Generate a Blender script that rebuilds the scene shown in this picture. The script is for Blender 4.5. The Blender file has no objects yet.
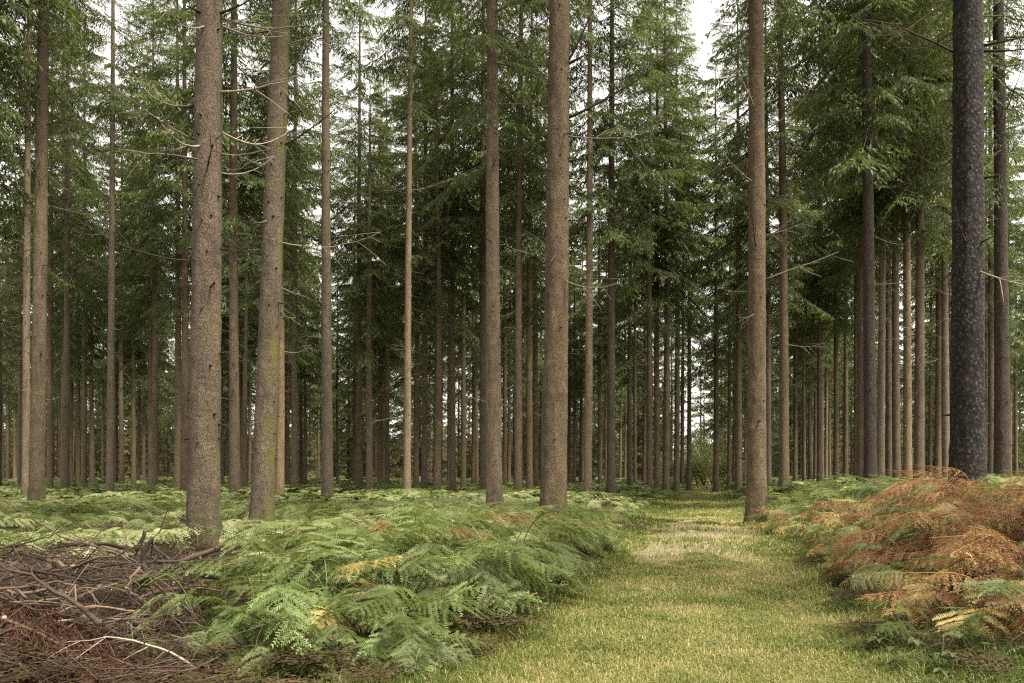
import bpy, math, numpy as np
from mathutils import Vector, Matrix

S = bpy.context.scene
COL = S.collection
R = math.radians
F = 800.0            # focal length in pixels of the 1024 wide frame
EYE = 1.1            # eye height
HOR = 474.0          # row of the horizon

# ------------------------------------------------------------------ helpers
def rng_(seed): return np.random.RandomState(seed)

def vnoise(x, y, seed=0):
    """smooth value noise, vectorised, about -1..1"""
    x = np.asarray(x, float); y = np.asarray(y, float)
    xi = np.floor(x).astype(np.int64); yi = np.floor(y).astype(np.int64)
    fx = x - xi; fy = y - yi
    fx = fx*fx*(3-2*fx); fy = fy*fy*(3-2*fy)
    def h(a, b):
        n = (a*374761393 + b*668265263 + seed*974711) & 0xffffffff
        n = ((n ^ (n >> 13))*1274126177) & 0xffffffff
        n = n ^ (n >> 16)
        return (n & 0xffff)/32767.5 - 1.0
    return ((h(xi, yi)*(1-fx) + h(xi+1, yi)*fx)*(1-fy) + (h(xi, yi+1)*(1-fx) + h(xi+1, yi+1)*fx)*fy)

def sstep(a, b, v):
    t = np.clip((np.asarray(v, float)-a)/(b-a), 0, 1)
    return t*t*(3-2*t)

def path_u(x, y): return np.asarray(x) - (-0.05 + 0.235*np.asarray(y))

def ground_h(x, y):
    x = np.asarray(x, float); y = np.asarray(y, float)
    u = path_u(x, y)
    left = sstep(-1.3, -3.2, u)*(0.04 + 0.05*sstep(6, 14, y))
    fade = 1 - 0.55*sstep(25, 60, y)
    right = sstep(1.3, 3.6, u)*0.48*fade + sstep(3, 9, u)*0.12*fade
    bumps = 0.10*vnoise(x*0.22, y*0.22, 3)*sstep(1.2, 4, np.abs(u)) + 0.03*vnoise(x*0.9, y*0.9, 5)
    track = -0.03*np.exp(-((np.abs(u)-0.75)/0.28)**2)*(y < 45)
    far = 0.35*vnoise(x*0.03, y*0.03, 9)*sstep(40, 120, np.hypot(x, y))
    hill = 15*sstep(125, 320, np.hypot(x, y))*sstep(3, 26, np.abs(u))
    return left + right + bumps + track + far + hill

def at_px(px, Y): return (px - 512.0)/F*Y
def z_px(py, Y): return EYE + (HOR - py)/F*Y

def link(o, parent=None):
    COL.objects.link(o)
    if parent is not None: o.parent = parent
    return o

def tag(o, label=None, cat=None, group=None, kind=None):
    if label: o['label'] = label
    if cat: o['category'] = cat
    if group: o['group'] = group
    if kind: o['kind'] = kind
    return o

def empty(name, loc=(0, 0, 0), rot=(0, 0, 0)):
    o = bpy.data.objects.new(name, None); o.empty_display_size = 0.2
    o.location = loc; o.rotation_euler = rot
    return link(o)

def mesh_np(name, verts, faces, mat, tint=None, smooth=False, extra=None):
    """verts (N,3); faces: list of int arrays (M,k)"""
    me = bpy.data.meshes.new(name)
    verts = np.ascontiguousarray(verts, dtype=np.float32)
    faces = [f for f in faces if len(f)]
    me.vertices.add(len(verts)); me.vertices.foreach_set('co', verts.ravel())
    nl = sum(f.size for f in faces); nf = sum(len(f) for f in faces)
    me.loops.add(nl); me.polygons.add(nf)
    me.loops.foreach_set('vertex_index', np.concatenate([f.ravel() for f in faces]).astype(np.int32))
    starts = []; off = 0
    for f in faces:
        starts.append(off + np.arange(len(f))*f.shape[1]); off += f.size
    me.polygons.foreach_set('loop_start', np.concatenate(starts).astype(np.int32))
    if smooth: me.polygons.foreach_set('use_smooth', np.ones(nf, bool))
    if tint is not None:
        a = me.attributes.new('tint', 'FLOAT', 'POINT'); a.data.foreach_set('value', np.ascontiguousarray(tint, dtype=np.float32))
    if extra:
        for k, v in extra.items():
            a = me.attributes.new(k, 'FLOAT', 'POINT'); a.data.foreach_set('value', np.ascontiguousarray(v, dtype=np.float32))
    for m in (mat if isinstance(mat, (list, tuple)) else [mat]): me.materials.append(m)
    me.update(calc_edges=True)
    return me

def obj(name, me, parent=None):
    return link(bpy.data.objects.new(name, me), parent)

class MB:
    """collects quads with a per-vertex tint"""
    def __init__(s): s.v = []; s.q = []; s.t3 = []; s.t = []; s.n = 0
    def add(s, v, q=None, t3=None, tint=0.5):
        v = np.asarray(v, float).reshape(-1, 3)
        if q is not None and len(q): s.q.append(np.asarray(q, np.int64)+s.n)
        if t3 is not None and len(t3): s.t3.append(np.asarray(t3, np.int64)+s.n)
        s.v.append(v); s.t.append(np.broadcast_to(np.asarray(tint, float), (len(v),)).copy()); s.n += len(v)
    def leaves(s, quads, tint):
        """quads (N,4,3)"""
        n = len(quads)
        s.add(quads.reshape(-1, 3), q=np.arange(n*4).reshape(n, 4), tint=np.repeat(np.asarray(tint, float), 4) if np.ndim(tint) else tint)
    def tube(s, pts, rad, seg=5, tint=0.5, cap=True):
        pts = np.asarray(pts, float); rad = np.broadcast_to(np.asarray(rad, float), (len(pts),))
        tan = np.gradient(pts, axis=0); tan /= np.linalg.norm(tan, axis=1, keepdims=True)+1e-9
        ref = np.array([0, 0, 1.0]) if abs(tan[0][2]) < 0.9 else np.array([1.0, 0, 0])
        a = np.cross(tan, ref); a /= np.linalg.norm(a, axis=1, keepdims=True)+1e-9
        b = np.cross(tan, a)
        th = np.arange(seg)*2*math.pi/seg
        ring = pts[:, None] + rad[:, None, None]*(np.cos(th)[None, :, None]*a[:, None] + np.sin(th)[None, :, None]*b[:, None])
        m = len(pts); i = np.arange(m-1)[:, None]; j = np.arange(seg)[None]
        j2 = (j+1) % seg
        q = np.stack([i*seg+j, i*seg+j2, (i+1)*seg+j2, (i+1)*seg+j], -1).reshape(-1, 4)
        s.add(ring.reshape(-1, 3), q=q, tint=tint)
        if cap:
            for k, flip in ((0, True), (m-1, False)):
                idx = s.n - m*seg + k*seg + np.arange(seg)
                c = np.asarray([pts[k]]); s.add(c, tint=tint)
                ci = s.n-1
                t = np.stack([idx, np.roll(idx, -1), np.full(seg, ci)], 1)
                s.t3.append(t[:, ::-1] if flip else t)
    def mesh(s, name, mat, smooth=False):
        f = []
        if s.q: f.append(np.concatenate(s.q))
        if s.t3: f.append(np.concatenate(s.t3))
        return mesh_np(name, np.concatenate(s.v), f, mat, np.concatenate(s.t), smooth)

def rotz(v, a):
    c, s_ = math.cos(a), math.sin(a)
    o = v.copy(); o[..., 0] = v[..., 0]*c - v[..., 1]*s_; o[..., 1] = v[..., 0]*s_ + v[..., 1]*c
    return o
def roty(v, a):   # positive lifts +x upward
    c, s_ = math.cos(a), math.sin(a)
    o = v.copy(); o[..., 0] = v[..., 0]*c - v[..., 2]*s_; o[..., 2] = v[..., 0]*s_ + v[..., 2]*c
    return o

# ------------------------------------------------------------------ materials
class NT:
    def __init__(s, name):
        s.m = bpy.data.materials.new(name); s.m.use_nodes = True
        s.t = s.m.node_tree; s.t.nodes.clear()
    def n(s, typ, **kw):
        nd = s.t.nodes.new(typ)
        for k, v in kw.items():
            if k.startswith('i_'):
                key = k[2:]; key = int(key) if key.isdigit() else key
                nd.inputs[key].default_value = v
            else: setattr(nd, k, v)
        return nd
    def l(s, a, b): s.t.links.new(a, b)
    def ramp(s, fac, stops, interp='LINEAR'):
        r = s.n('ShaderNodeValToRGB'); r.color_ramp.interpolation = interp
        e = r.color_ramp.elements
        while len(e) < len(stops): e.new(0.5)
        for k, (p, c) in zip(e, stops):
            k.position = p; k.color = (*c, 1) if len(c) == 3 else c
        s.l(fac, r.inputs[0]); return r.outputs[0]
    def mix(s, fac, a, b, blend='MIX'):
        m = s.n('ShaderNodeMix', data_type='RGBA', blend_type=blend)
        for v, i in ((fac, 0), (a, 6), (b, 7)):
            if hasattr(v, 'links'): s.l(v, m.inputs[i])
            elif i == 0: m.inputs[0].default_value = v
            else: m.inputs[i].default_value = (*v, 1)
        return m.outputs[2]
    def math(s, op, a, b=0.0, clamp=False):
        m = s.n('ShaderNodeMath', operation=op, use_clamp=clamp)
        for v, i in ((a, 0), (b, 1)):
            if hasattr(v, 'links'): s.l(v, m.inputs[i])
            else: m.inputs[i].default_value = v
        return m.outputs[0]
    def noise(s, vec, scale, detail=3, rough=0.55):
        n = s.n('ShaderNodeTexNoise'); n.inputs['Scale'].default_value = scale
        n.inputs['Detail'].default_value = detail; n.inputs['Roughness'].default_value = rough
        if vec is not None: s.l(vec, n.inputs['Vector'])
        return n.outputs[0]
    def mapping(s, vec, scale):
        m = s.n('ShaderNodeMapping'); m.inputs['Scale'].default_value = scale; s.l(vec, m.inputs['Vector']); return m.outputs[0]
    def out(s, sh):
        o = s.n('ShaderNodeOutputMaterial'); s.l(sh, o.inputs['Surface']); return s.m

def bark_mat(name, lo, mid, hi, scale=30.0, stretch=0.45, bump=0.5, moss=0.0, fleck=0.0, flecks=(0.55, 0.52, 0.46), rand=0.35):
    t = NT(name)
    tc = t.n('ShaderNodeTexCoord'); oi = t.n('ShaderNodeObjectInfo')
    co = tc.outputs['Object']
    mp = t.mapping(co, (1, 1, stretch))
    warp = t.n('ShaderNodeTexNoise'); warp.inputs['Scale'].default_value = scale*0.35; warp.inputs['Detail'].default_value = 3; t.l(mp, warp.inputs['Vector'])
    add = t.n('ShaderNodeVectorMath', operation='MULTIPLY_ADD'); t.l(warp.outputs['Color'], add.inputs[0]); add.inputs[1].default_value = (0.05,)*3; t.l(mp, add.inputs[2])
    vo = t.n('ShaderNodeTexVoronoi', feature='F1'); vo.inputs['Scale'].default_value = scale; t.l(add.outputs[0], vo.inputs['Vector'])
    fine = t.noise(mp, scale*2.2, 4, 0.65)
    big = t.noise(t.mapping(co, (1, 1, 0.30)), 4.6, 5, 0.68)
    ringz = t.noise(t.mapping(co, (0.25, 0.25, 1)), 4.5, 3, 0.55)
    h = t.math('SUBTRACT', 1.0, vo.outputs['Distance'])
    h = t.math('ADD', t.math('MULTIPLY', h, 0.5), t.math('MULTIPLY', fine, 0.7))
    c = t.ramp(h, [(0.30, lo), (0.62, mid), (0.92, hi)])
    c = t.mix(t.math('MULTIPLY', t.ramp(big, [(0.42, (0, 0, 0)), (0.66, (1, 1, 1))]), 0.7), c, tuple(0.40*v for v in mid), 'MIX')
    c = t.mix(t.math('MULTIPLY', t.ramp(ringz, [(0.5, (0, 0, 0)), (0.72, (1, 1, 1))]), 0.40), c, tuple(0.5*v for v in mid), 'MIX')
    li = t.noise(t.mapping(co, (1, 1, 0.5)), 9.0, 5, 0.7)
    c = t.mix(t.math('MULTIPLY', t.ramp(li, [(0.55, (0, 0, 0)), (0.68, (1, 1, 1))]), 0.35 if not fleck else 0.0), c, tuple(0.5*a+0.5*b for a, b in zip(hi, (0.24, 0.235, 0.17))))
    ve = t.n('ShaderNodeTexVoronoi', feature='DISTANCE_TO_EDGE'); ve.inputs['Scale'].default_value = scale*0.42; t.l(t.mapping(add.outputs[0], (1, 1, 0.6)), ve.inputs['Vector'])
    crack = t.ramp(ve.outputs['Distance'], [(0.0, (1, 1, 1)), (0.09, (0, 0, 0))])
    c = t.mix(t.math('MULTIPLY', t.math('MULTIPLY', crack, big), 0.95), c, tuple(0.35*v for v in mid))
    sz = t.n('ShaderNodeSeparateXYZ'); t.l(co, sz.inputs[0])
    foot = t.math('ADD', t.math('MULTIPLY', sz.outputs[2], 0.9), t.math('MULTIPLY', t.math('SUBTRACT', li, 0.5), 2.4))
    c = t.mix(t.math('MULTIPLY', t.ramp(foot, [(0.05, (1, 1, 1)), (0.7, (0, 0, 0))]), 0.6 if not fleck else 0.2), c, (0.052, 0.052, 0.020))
    # warm/cool drift between trees and the knots' dark wood
    hs = t.n('ShaderNodeHueSaturation'); t.l(c, hs.inputs['Color'])
    t.l(t.math('ADD', t.math('MULTIPLY', oi.outputs['Random'], rand*2), 1.0-rand), hs.inputs['Value'])
    t.l(t.math('ADD', t.math('MULTIPLY', oi.outputs['Random'], 0.3), 0.8), hs.inputs['Saturation'])
    c = hs.outputs[0]
    if moss > 0:
        mn = t.noise(t.mapping(co, (1, 1, 0.35)), 5.0, 5, 0.65)
        geo = t.n('ShaderNodeNewGeometry'); sx = t.n('ShaderNodeSeparateXYZ'); t.l(geo.outputs['Normal'], sx.inputs[0])
        side = t.math('ADD', t.math('MULTIPLY', sx.outputs[0], 0.16), mn)
        c = t.mix(t.math('MULTIPLY', t.ramp(side, [(0.56, (0, 0, 0)), (0.70, (1, 1, 1))]), moss), c, (0.10, 0.095, 0.025))
    if fleck > 0:
        vf = t.n('ShaderNodeTexVoronoi', feature='F1'); vf.inputs['Scale'].default_value = scale*1.7; t.l(add.outputs[0], vf.inputs['Vector']); vf.inputs['Randomness'].default_value = 1.0
        sel = t.n('ShaderNodeSeparateColor'); t.l(vf.outputs['Color'], sel.inputs[0])
        f1 = t.math('LESS_THAN', t.math('ADD', vf.outputs['Distance'], t.math('MULTIPLY', t.math('SUBTRACT', fine, 0.5), 1.3)), 0.35); f2 = t.math('GREATER_THAN', sel.outputs[0], 1.0-fleck)
        c = t.mix(t.math('MULTIPLY', t.math('MULTIPLY', f1, f2), fine), c, flecks)
    at = t.n('ShaderNodeAttribute', attribute_name='tint')
    c = t.mix(t.ramp(at.outputs['Fac'], [(0.6, (0, 0, 0)), (0.9, (1, 1, 1))]), c, (0.035, 0.026, 0.02))
    p = t.n('ShaderNodeBsdfPrincipled'); t.l(c, p.inputs['Base Color']); p.inputs['Roughness'].default_value = 0.85
    p.inputs['Specular IOR Level'].default_value = 0.25
    b = t.n('ShaderNodeBump'); b.inputs['Strength'].default_value = bump; b.inputs['Distance'].default_value = 0.03; t.l(h, b.inputs['Height'])
    t.l(b.outputs[0], p.inputs['Normal'])
    return t.out(p.outputs[0])

def leaf_mat(name, stops, trans=0.35, rough=0.5, spec=0.35, noise_scale=0.0, val=0.25):
    """per-face tint attribute through a ramp, plus a drift between objects"""
    t = NT(name)
    at = t.n('ShaderNodeAttribute', attribute_name='tint'); oi = t.n('ShaderNodeObjectInfo')
    f = at.outputs['Fac']
    if noise_scale:
        tc = t.n('ShaderNodeTexCoord')
        nz = t.noise(tc.outputs['Object'], noise_scale, 2, 0.5)
        f = t.math('ADD', f, t.math('MULTIPLY', t.math('SUBTRACT', nz, 0.5), 0.9), clamp=True)
    c = t.ramp(f, stops)
    hs = t.n('ShaderNodeHueSaturation'); t.l(c, hs.inputs['Color'])
    t.l(t.math('ADD', t.math('MULTIPLY', oi.outputs['Random'], val*2), 1-val), hs.inputs['Value'])
    t.l(t.math('ADD', t.math('MULTIPLY', oi.outputs['Random'], 0.03), 0.485), hs.inputs['Hue'])
    c = hs.outputs[0]
    p = t.n('ShaderNodeBsdfPrincipled'); t.l(c, p.inputs['Base Color']); p.inputs['Roughness'].default_value = rough
    p.inputs['Specular IOR Level'].default_value = spec
    if trans > 0:
        tr = t.n('ShaderNodeBsdfTranslucent'); t.l(t.mix(0.5, c, (0.16, 0.2, 0.03), 'MIX') if trans > 0.3 else c, tr.inputs['Color'])
        mx = t.n('ShaderNodeMixShader'); mx.inputs[0].default_value = trans
        t.l(p.outputs[0], mx.inputs[1]); t.l(tr.outputs[0], mx.inputs[2])
        return t.out(mx.outputs[0])
    return t.out(p.outputs[0])

def wood_mat(name, lo, hi, scale=14.0, rand=0.3):
    t = NT(name)
    tc = t.n('ShaderNodeTexCoord'); oi = t.n('ShaderNodeObjectInfo'); at = t.n('ShaderNodeAttribute', attribute_name='tint')
    n1 = t.noise(tc.outputs['Object'], scale, 4, 0.65)
    f = t.math('ADD', t.math('MULTIPLY', n1, 0.7), t.math('SUBTRACT', t.math('MULTIPLY', at.outputs['Fac'], 0.6), 0.15), clamp=True)
    c = t.ramp(f, [(0.2, lo), (0.75, hi)])
    hs = t.n('ShaderNodeHueSaturation'); t.l(c, hs.inputs['Color'])
    t.l(t.math('ADD', t.math('MULTIPLY', oi.outputs['Random'], rand*2), 1-rand), hs.inputs['Value'])
    p = t.n('ShaderNodeBsdfPrincipled'); t.l(hs.outputs[0], p.inputs['Base Color']); p.inputs['Roughness'].default_value = 0.85
    p.inputs['Specular IOR Level'].default_value = 0.2
    b = t.n('ShaderNodeBump'); b.inputs['Strength'].default_value = 0.4; b.inputs['Distance'].default_value = 0.01
    t.l(t.noise(tc.outputs['Object'], scale*4, 3, 0.6), b.inputs['Height']); t.l(b.outputs[0], p.inputs['Normal'])
    return t.out(p.outputs[0])

M = {}
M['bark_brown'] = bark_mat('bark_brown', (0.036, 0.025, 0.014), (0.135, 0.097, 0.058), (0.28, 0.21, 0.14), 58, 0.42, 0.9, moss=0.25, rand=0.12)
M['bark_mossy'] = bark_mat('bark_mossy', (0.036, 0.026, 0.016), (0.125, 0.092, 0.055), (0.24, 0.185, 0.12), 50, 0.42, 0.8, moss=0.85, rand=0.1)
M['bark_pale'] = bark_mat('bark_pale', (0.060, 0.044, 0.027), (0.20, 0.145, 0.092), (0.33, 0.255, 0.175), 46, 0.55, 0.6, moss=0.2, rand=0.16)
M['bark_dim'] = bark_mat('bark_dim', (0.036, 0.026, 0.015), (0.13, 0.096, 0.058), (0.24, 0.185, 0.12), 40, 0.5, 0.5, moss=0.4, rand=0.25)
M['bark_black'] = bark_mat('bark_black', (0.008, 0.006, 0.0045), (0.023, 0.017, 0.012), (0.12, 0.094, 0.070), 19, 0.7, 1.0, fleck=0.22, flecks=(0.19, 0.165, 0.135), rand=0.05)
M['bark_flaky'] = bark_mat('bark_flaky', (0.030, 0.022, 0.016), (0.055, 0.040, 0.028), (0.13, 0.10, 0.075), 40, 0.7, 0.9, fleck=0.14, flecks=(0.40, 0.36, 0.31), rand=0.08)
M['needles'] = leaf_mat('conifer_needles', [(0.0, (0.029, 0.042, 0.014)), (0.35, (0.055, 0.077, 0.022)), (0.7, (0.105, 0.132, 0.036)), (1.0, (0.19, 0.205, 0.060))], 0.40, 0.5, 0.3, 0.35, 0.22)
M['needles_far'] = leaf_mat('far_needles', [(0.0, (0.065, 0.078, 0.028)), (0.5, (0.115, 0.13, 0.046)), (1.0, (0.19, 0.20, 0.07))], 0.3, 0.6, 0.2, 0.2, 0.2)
M['twig'] = wood_mat('dead_twig', (0.05, 0.037, 0.024), (0.17, 0.130, 0.09), 6)
M['dead_pale'] = wood_mat('dead_branch_pale', (0.09, 0.07, 0.05), (0.30, 0.245, 0.185), 9)
M['dead_dark'] = wood_mat('dead_branch_dark', (0.020, 0.015, 0.011), (0.075, 0.055, 0.042), 9)
M['brush'] = wood_mat('brush_wood', (0.016, 0.010, 0.007), (0.155, 0.108, 0.074), 10, 0.5)
M['brush_dark'] = wood_mat('brush_wood_dark', (0.016, 0.012, 0.010), (0.060, 0.045, 0.036), 12, 0.2)
FG = [(0.0, (0.052, 0.076, 0.017)), (0.5, (0.122, 0.160, 0.046)), (0.85, (0.20, 0.24, 0.080)), (1.0, (0.30, 0.31, 0.12))]
M['fern_green'] = leaf_mat('bracken_green', FG, 0.36, 0.5, 0.3, 0, 0.30)
M['fern_deep'] = leaf_mat('bracken_deep_green', [(0.0, (0.040, 0.060, 0.013)), (0.6, (0.096, 0.126, 0.032)), (1.0, (0.19, 0.22, 0.070))], 0.34, 0.5, 0.3, 0, 0.30)
M['fern_pale'] = leaf_mat('bracken_pale_green', [(0.0, (0.12, 0.155, 0.045)), (0.6, (0.20, 0.235, 0.085)), (1.0, (0.32, 0.32, 0.12))], 0.36, 0.5, 0.3, 0, 0.15)
M['fern_yellow'] = leaf_mat('bracken_yellow', [(0.0, (0.24, 0.18, 0.045)), (0.6, (0.38, 0.28, 0.10)), (1.0, (0.50, 0.40, 0.18))], 0.35, 0.5, 0.35, 0, 0.15)
M['fern_rust'] = leaf_mat('bracken_rust', [(0.0, (0.12, 0.055, 0.022)), (0.4, (0.205, 0.098, 0.040)), (0.7, (0.35, 0.195, 0.085)), (1.0, (0.52, 0.36, 0.18))], 0.28, 0.65, 0.2, 0, 0.22)
M['fern_mixed'] = leaf_mat('bracken_mixed', [(0.0, (0.24, 0.105, 0.035)), (0.12, (0.38, 0.24, 0.07)), (0.25, (0.24, 0.25, 0.06)), (0.42, (0.100, 0.138, 0.036)), (0.72, (0.18, 0.215, 0.075)), (1.0, (0.32, 0.325, 0.155))], 0.33, 0.5, 0.4, 0, 0.0)
M['litter'] = leaf_mat('bracken_litter', [(0.0, (0.016, 0.010, 0.006)), (0.5, (0.046, 0.028, 0.015)), (1.0, (0.11, 0.070, 0.038))], 0.15, 0.8, 0.1, 0, 0.0)
M['rust_needles'] = leaf_mat('rusty_needles', [(0.0, (0.026, 0.011, 0.006)), (0.6, (0.075, 0.031, 0.015)), (1.0, (0.14, 0.066, 0.033))], 0.15, 0.7, 0.15, 0, 0.15)
M['grass'] = leaf_mat('path_grass', [(0.0, (0.065, 0.092, 0.016)), (0.4, (0.175, 0.195, 0.046)), (0.70, (0.33, 0.275, 0.108)), (1.0, (0.52, 0.42, 0.24))], 0.35, 0.55, 0.3, 0, 0.0)
M['bramble'] = leaf_mat('bramble_leaf', [(0.0, (0.045, 0.068, 0.018)), (1.0, (0.11, 0.145, 0.05))], 0.25, 0.35, 0.5, 0, 0.1)
M['shrub'] = leaf_mat('shrub_leaf', [(0.0, (0.10, 0.13, 0.035)), (0.6, (0.20, 0.235, 0.08)), (1.0, (0.32, 0.32, 0.13))], 0.4, 0.5, 0.3, 0.5, 0.15)

def ground_mat():
    t = NT('forest_ground')
    g = t.n('ShaderNodeNewGeometry'); co = g.outputs['Position']
    sx = t.n('ShaderNodeSeparateXYZ'); t.l(co, sx.inputs[0])
    u = t.math('ABSOLUTE', t.math('SUBTRACT', sx.outputs[0], t.math('SUBTRACT', t.math('MULTIPLY', sx.outputs[1], 0.235), 0.05)))
    edge = t.noise(co, 1.3, 4, 0.6)
    onp = t.math('ADD', u, t.math('MULTIPLY', t.math('SUBTRACT', edge, 0.5), 1.3))
    pm = t.ramp(t.math('MULTIPLY', onp, 0.25), [(0.36, (1, 1, 1)), (0.50, (0, 0, 0))])
    fine = t.noise(co, 45, 5, 0.7); mid = t.noise(co, 5, 4, 0.6); big = t.noise(co, 0.9, 3, 0.5)
    floor = t.ramp(fine, [(0.3, (0.022, 0.014, 0.009)), (0.55, (0.075, 0.046, 0.027)), (0.75, (0.17, 0.11, 0.065))])
    mosspatch = t.ramp(mid, [(0.5, (0, 0, 0)), (0.66, (1, 1, 1))])
    floor = t.mix(t.math('MULTIPLY', mosspatch, 0.45), floor, (0.06, 0.075, 0.022))
    turf = t.ramp(fine, [(0.3, (0.07, 0.080, 0.020)), (0.5, (0.15, 0.145, 0.045)), (0.72, (0.30, 0.25, 0.115))])
    turf = t.mix(t.math('MULTIPLY', t.ramp(big, [(0.42, (0, 0, 0)), (0.6, (1, 1, 1))]), 0.5), turf, (0.27, 0.21, 0.095))
    # worn patch of pale gravel and needles in the middle distance
    dy = t.math('MULTIPLY', t.math('SUBTRACT', sx.outputs[1], 14.5), 0.16)
    du = t.math('MULTIPLY', u, 0.75)
    dd = t.math('ADD', t.math('ADD', t.math('MULTIPLY', dy, dy), t.math('MULTIPLY', du, du)), t.math('MULTIPLY', t.math('SUBTRACT', mid, 0.5), 2.2))
    worn = t.ramp(dd, [(0.32, (1, 1, 1)), (0.95, (0, 0, 0))])
    grav = t.ramp(t.noise(co, 22, 4, 0.7), [(0.32, (0.22, 0.155, 0.11)), (0.55, (0.34, 0.26, 0.20)), (0.72, (0.58, 0.50, 0.43))])
    turf = t.mix(t.math('MULTIPLY', worn, 0.6), turf, grav)
    c = t.mix(pm, floor, turf)
    p = t.n('ShaderNodeBsdfPrincipled'); t.l(c, p.inputs['Base Color']); p.inputs['Roughness'].default_value = 0.95
    p.inputs['Specular IOR Level'].default_value = 0.1
    b = t.n('ShaderNodeBump'); b.inputs['Strength'].default_value = 0.7; b.inputs['Distance'].default_value = 0.04; t.l(fine, b.inputs['Height'])
    t.l(b.outputs[0], p.inputs['Normal'])
    return t.out(p.outputs[0])
M['ground'] = ground_mat()

def stone_mat():
    t = NT('pale_stone'); tc = t.n('ShaderNodeTexCoord')
    c = t.ramp(t.noise(tc.outputs['Object'], 18, 4, 0.65), [(0.3, (0.16, 0.13, 0.105)), (0.7, (0.38, 0.33, 0.28))])
    p = t.n('ShaderNodeBsdfPrincipled'); t.l(c, p.inputs['Base Color']); p.inputs['Roughness'].default_value = 0.9
    return t.out(p.outputs[0])
M['stone'] = stone_mat()

# ------------------------------------------------------------------ ground sheet
def build_ground():
    def axis(lo, hi, fine_lo, fine_hi, step):
        a = list(np.arange(fine_lo, fine_hi+1e-6, step))
        s_, v = step, fine_hi
        while v < hi: s_ *= 1.18; v += s_; a.append(min(v, hi))
        s_, v = step, fine_lo
        while v > lo: s_ *= 1.18; v -= s_; a.insert(0, max(v, lo))
        return np.array(a)
    xs = axis(-600, 600, -9, 14, 0.16); ys = axis(-60, 900, 3, 34, 0.16)
    X, Y = np.meshgrid(xs, ys); Z = ground_h(X, Y)
    n, m = len(ys), len(xs)
    i = np.arange(n-1)[:, None]; j = np.arange(m-1)[None]
    q = np.stack([i*m+j, i*m+j+1, (i+1)*m+j+1, (i+1)*m+j], -1).reshape(-1, 4)
    me = mesh_np('ground', np.stack([X, Y, Z], -1).reshape(-1, 3), [q], M['ground'], smooth=True)
    tag(obj('ground', me), kind='structure')
build_ground()

# ------------------------------------------------------------------ conifer parts
def spray_quads(base, dirn, length, width, rng):
    """diamond sprays: base (N,3), unit dirn (N,3)"""
    n = len(base)
    rv = rng.normal(size=(n, 3)); rv[:, 2] += 1.1
    side = np.cross(dirn, rv); side /= np.linalg.norm(side, axis=1, keepdims=True)+1e-9
    tip = base + dirn*length[:, None]
    tip[:, 2] -= length*0.18
    midp = base + dirn*(length*0.42)[:, None]
    return np.stack([base, midp+side*width[:, None], tip, midp-side*width[:, None]], 1)

def branch_template(rng, L=2.6, step=0.15, sp=0.075, size=1.0):
    """one living bough: x outward, z up. Returns quads (N,4,3), tint (N)"""
    ts = np.arange(0.12, 1.0, step/L)
    Q, T = [], []
    droop = rng.uniform(0.16, 0.30); wav = rng.uniform(-0.12, 0.12)
    def axis(t): return np.stack([L*t*(1-0.08*t), L*wav*t*t, L*(-droop*t*t*1.25 + 0.12*t**4)], -1)
    for t in ts:
        for sd in (-1, 1):
            if rng.rand() < 0.10: continue
            l = (0.46*L*(1-t)**0.75 + 0.10)*float(sstep(0.02, 0.42, t))*rng.uniform(0.65, 1.15) + 0.05
            a = R(rng.uniform(46, 68))
            d = np.array([math.cos(a), sd*math.sin(a), -rng.uniform(0.10, 0.75)]); d /= np.linalg.norm(d)
            k = max(2, int(l/sp)); s_ = (np.arange(k)+rng.rand(k)*0.8)/k
            p0 = axis(np.array([t]))[0]
            pts = p0 + d*(l*s_)[:, None]; pts[:, 2] -= 0.25*l*s_**2
            for s2 in (-1, 1):
                ang = np.radians(rng.uniform(28, 58, k))*s2
                dd = rotz(np.repeat(d[None], k, 0), 0.0)
                c_, sn = np.cos(ang), np.sin(ang)
                dx = d[0]*c_ - d[1]*sn; dy = d[0]*sn + d[1]*c_
                dd = np.stack([dx, dy, np.full(k, d[2]) - rng.uniform(0.0, 0.55, k)], 1)
                dd /= np.linalg.norm(dd, axis=1, keepdims=True)
                ln = rng.uniform(0.12, 0.26, k)*(1-0.35*s_)*size; wd = rng.uniform(0.013, 0.028, k)*size
                Q.append(spray_quads(pts, dd, ln, wd, rng))
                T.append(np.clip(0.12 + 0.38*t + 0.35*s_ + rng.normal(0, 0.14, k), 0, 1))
    # tip of the bough
    k = 14; tt = rng.uniform(0.7, 1.0, k); b = axis(tt)
    dd = rng.normal(size=(k, 3))*0.5 + np.array([1.0, 0, -0.2]); dd /= np.linalg.norm(dd, axis=1, keepdims=True)
    Q.append(spray_quads(b, dd, rng.uniform(0.1, 0.2, k)*size, np.full(k, 0.022*size), rng)); T.append(rng.uniform(0.6, 1.0, k))
    return np.concatenate(Q), np.concatenate(T), axis

_rt = rng_(11)
BOUGHS = [branch_template(_rt) for _ in range(7)]
BOUGHS_FINE = [branch_template(_rt, step=0.13, sp=0.046, size=0.62) for _ in range(6)]
BOUGHS_LOW = [branch_template(_rt, step=0.30, sp=0.17, size=1.9) for _ in range(5)]

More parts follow.
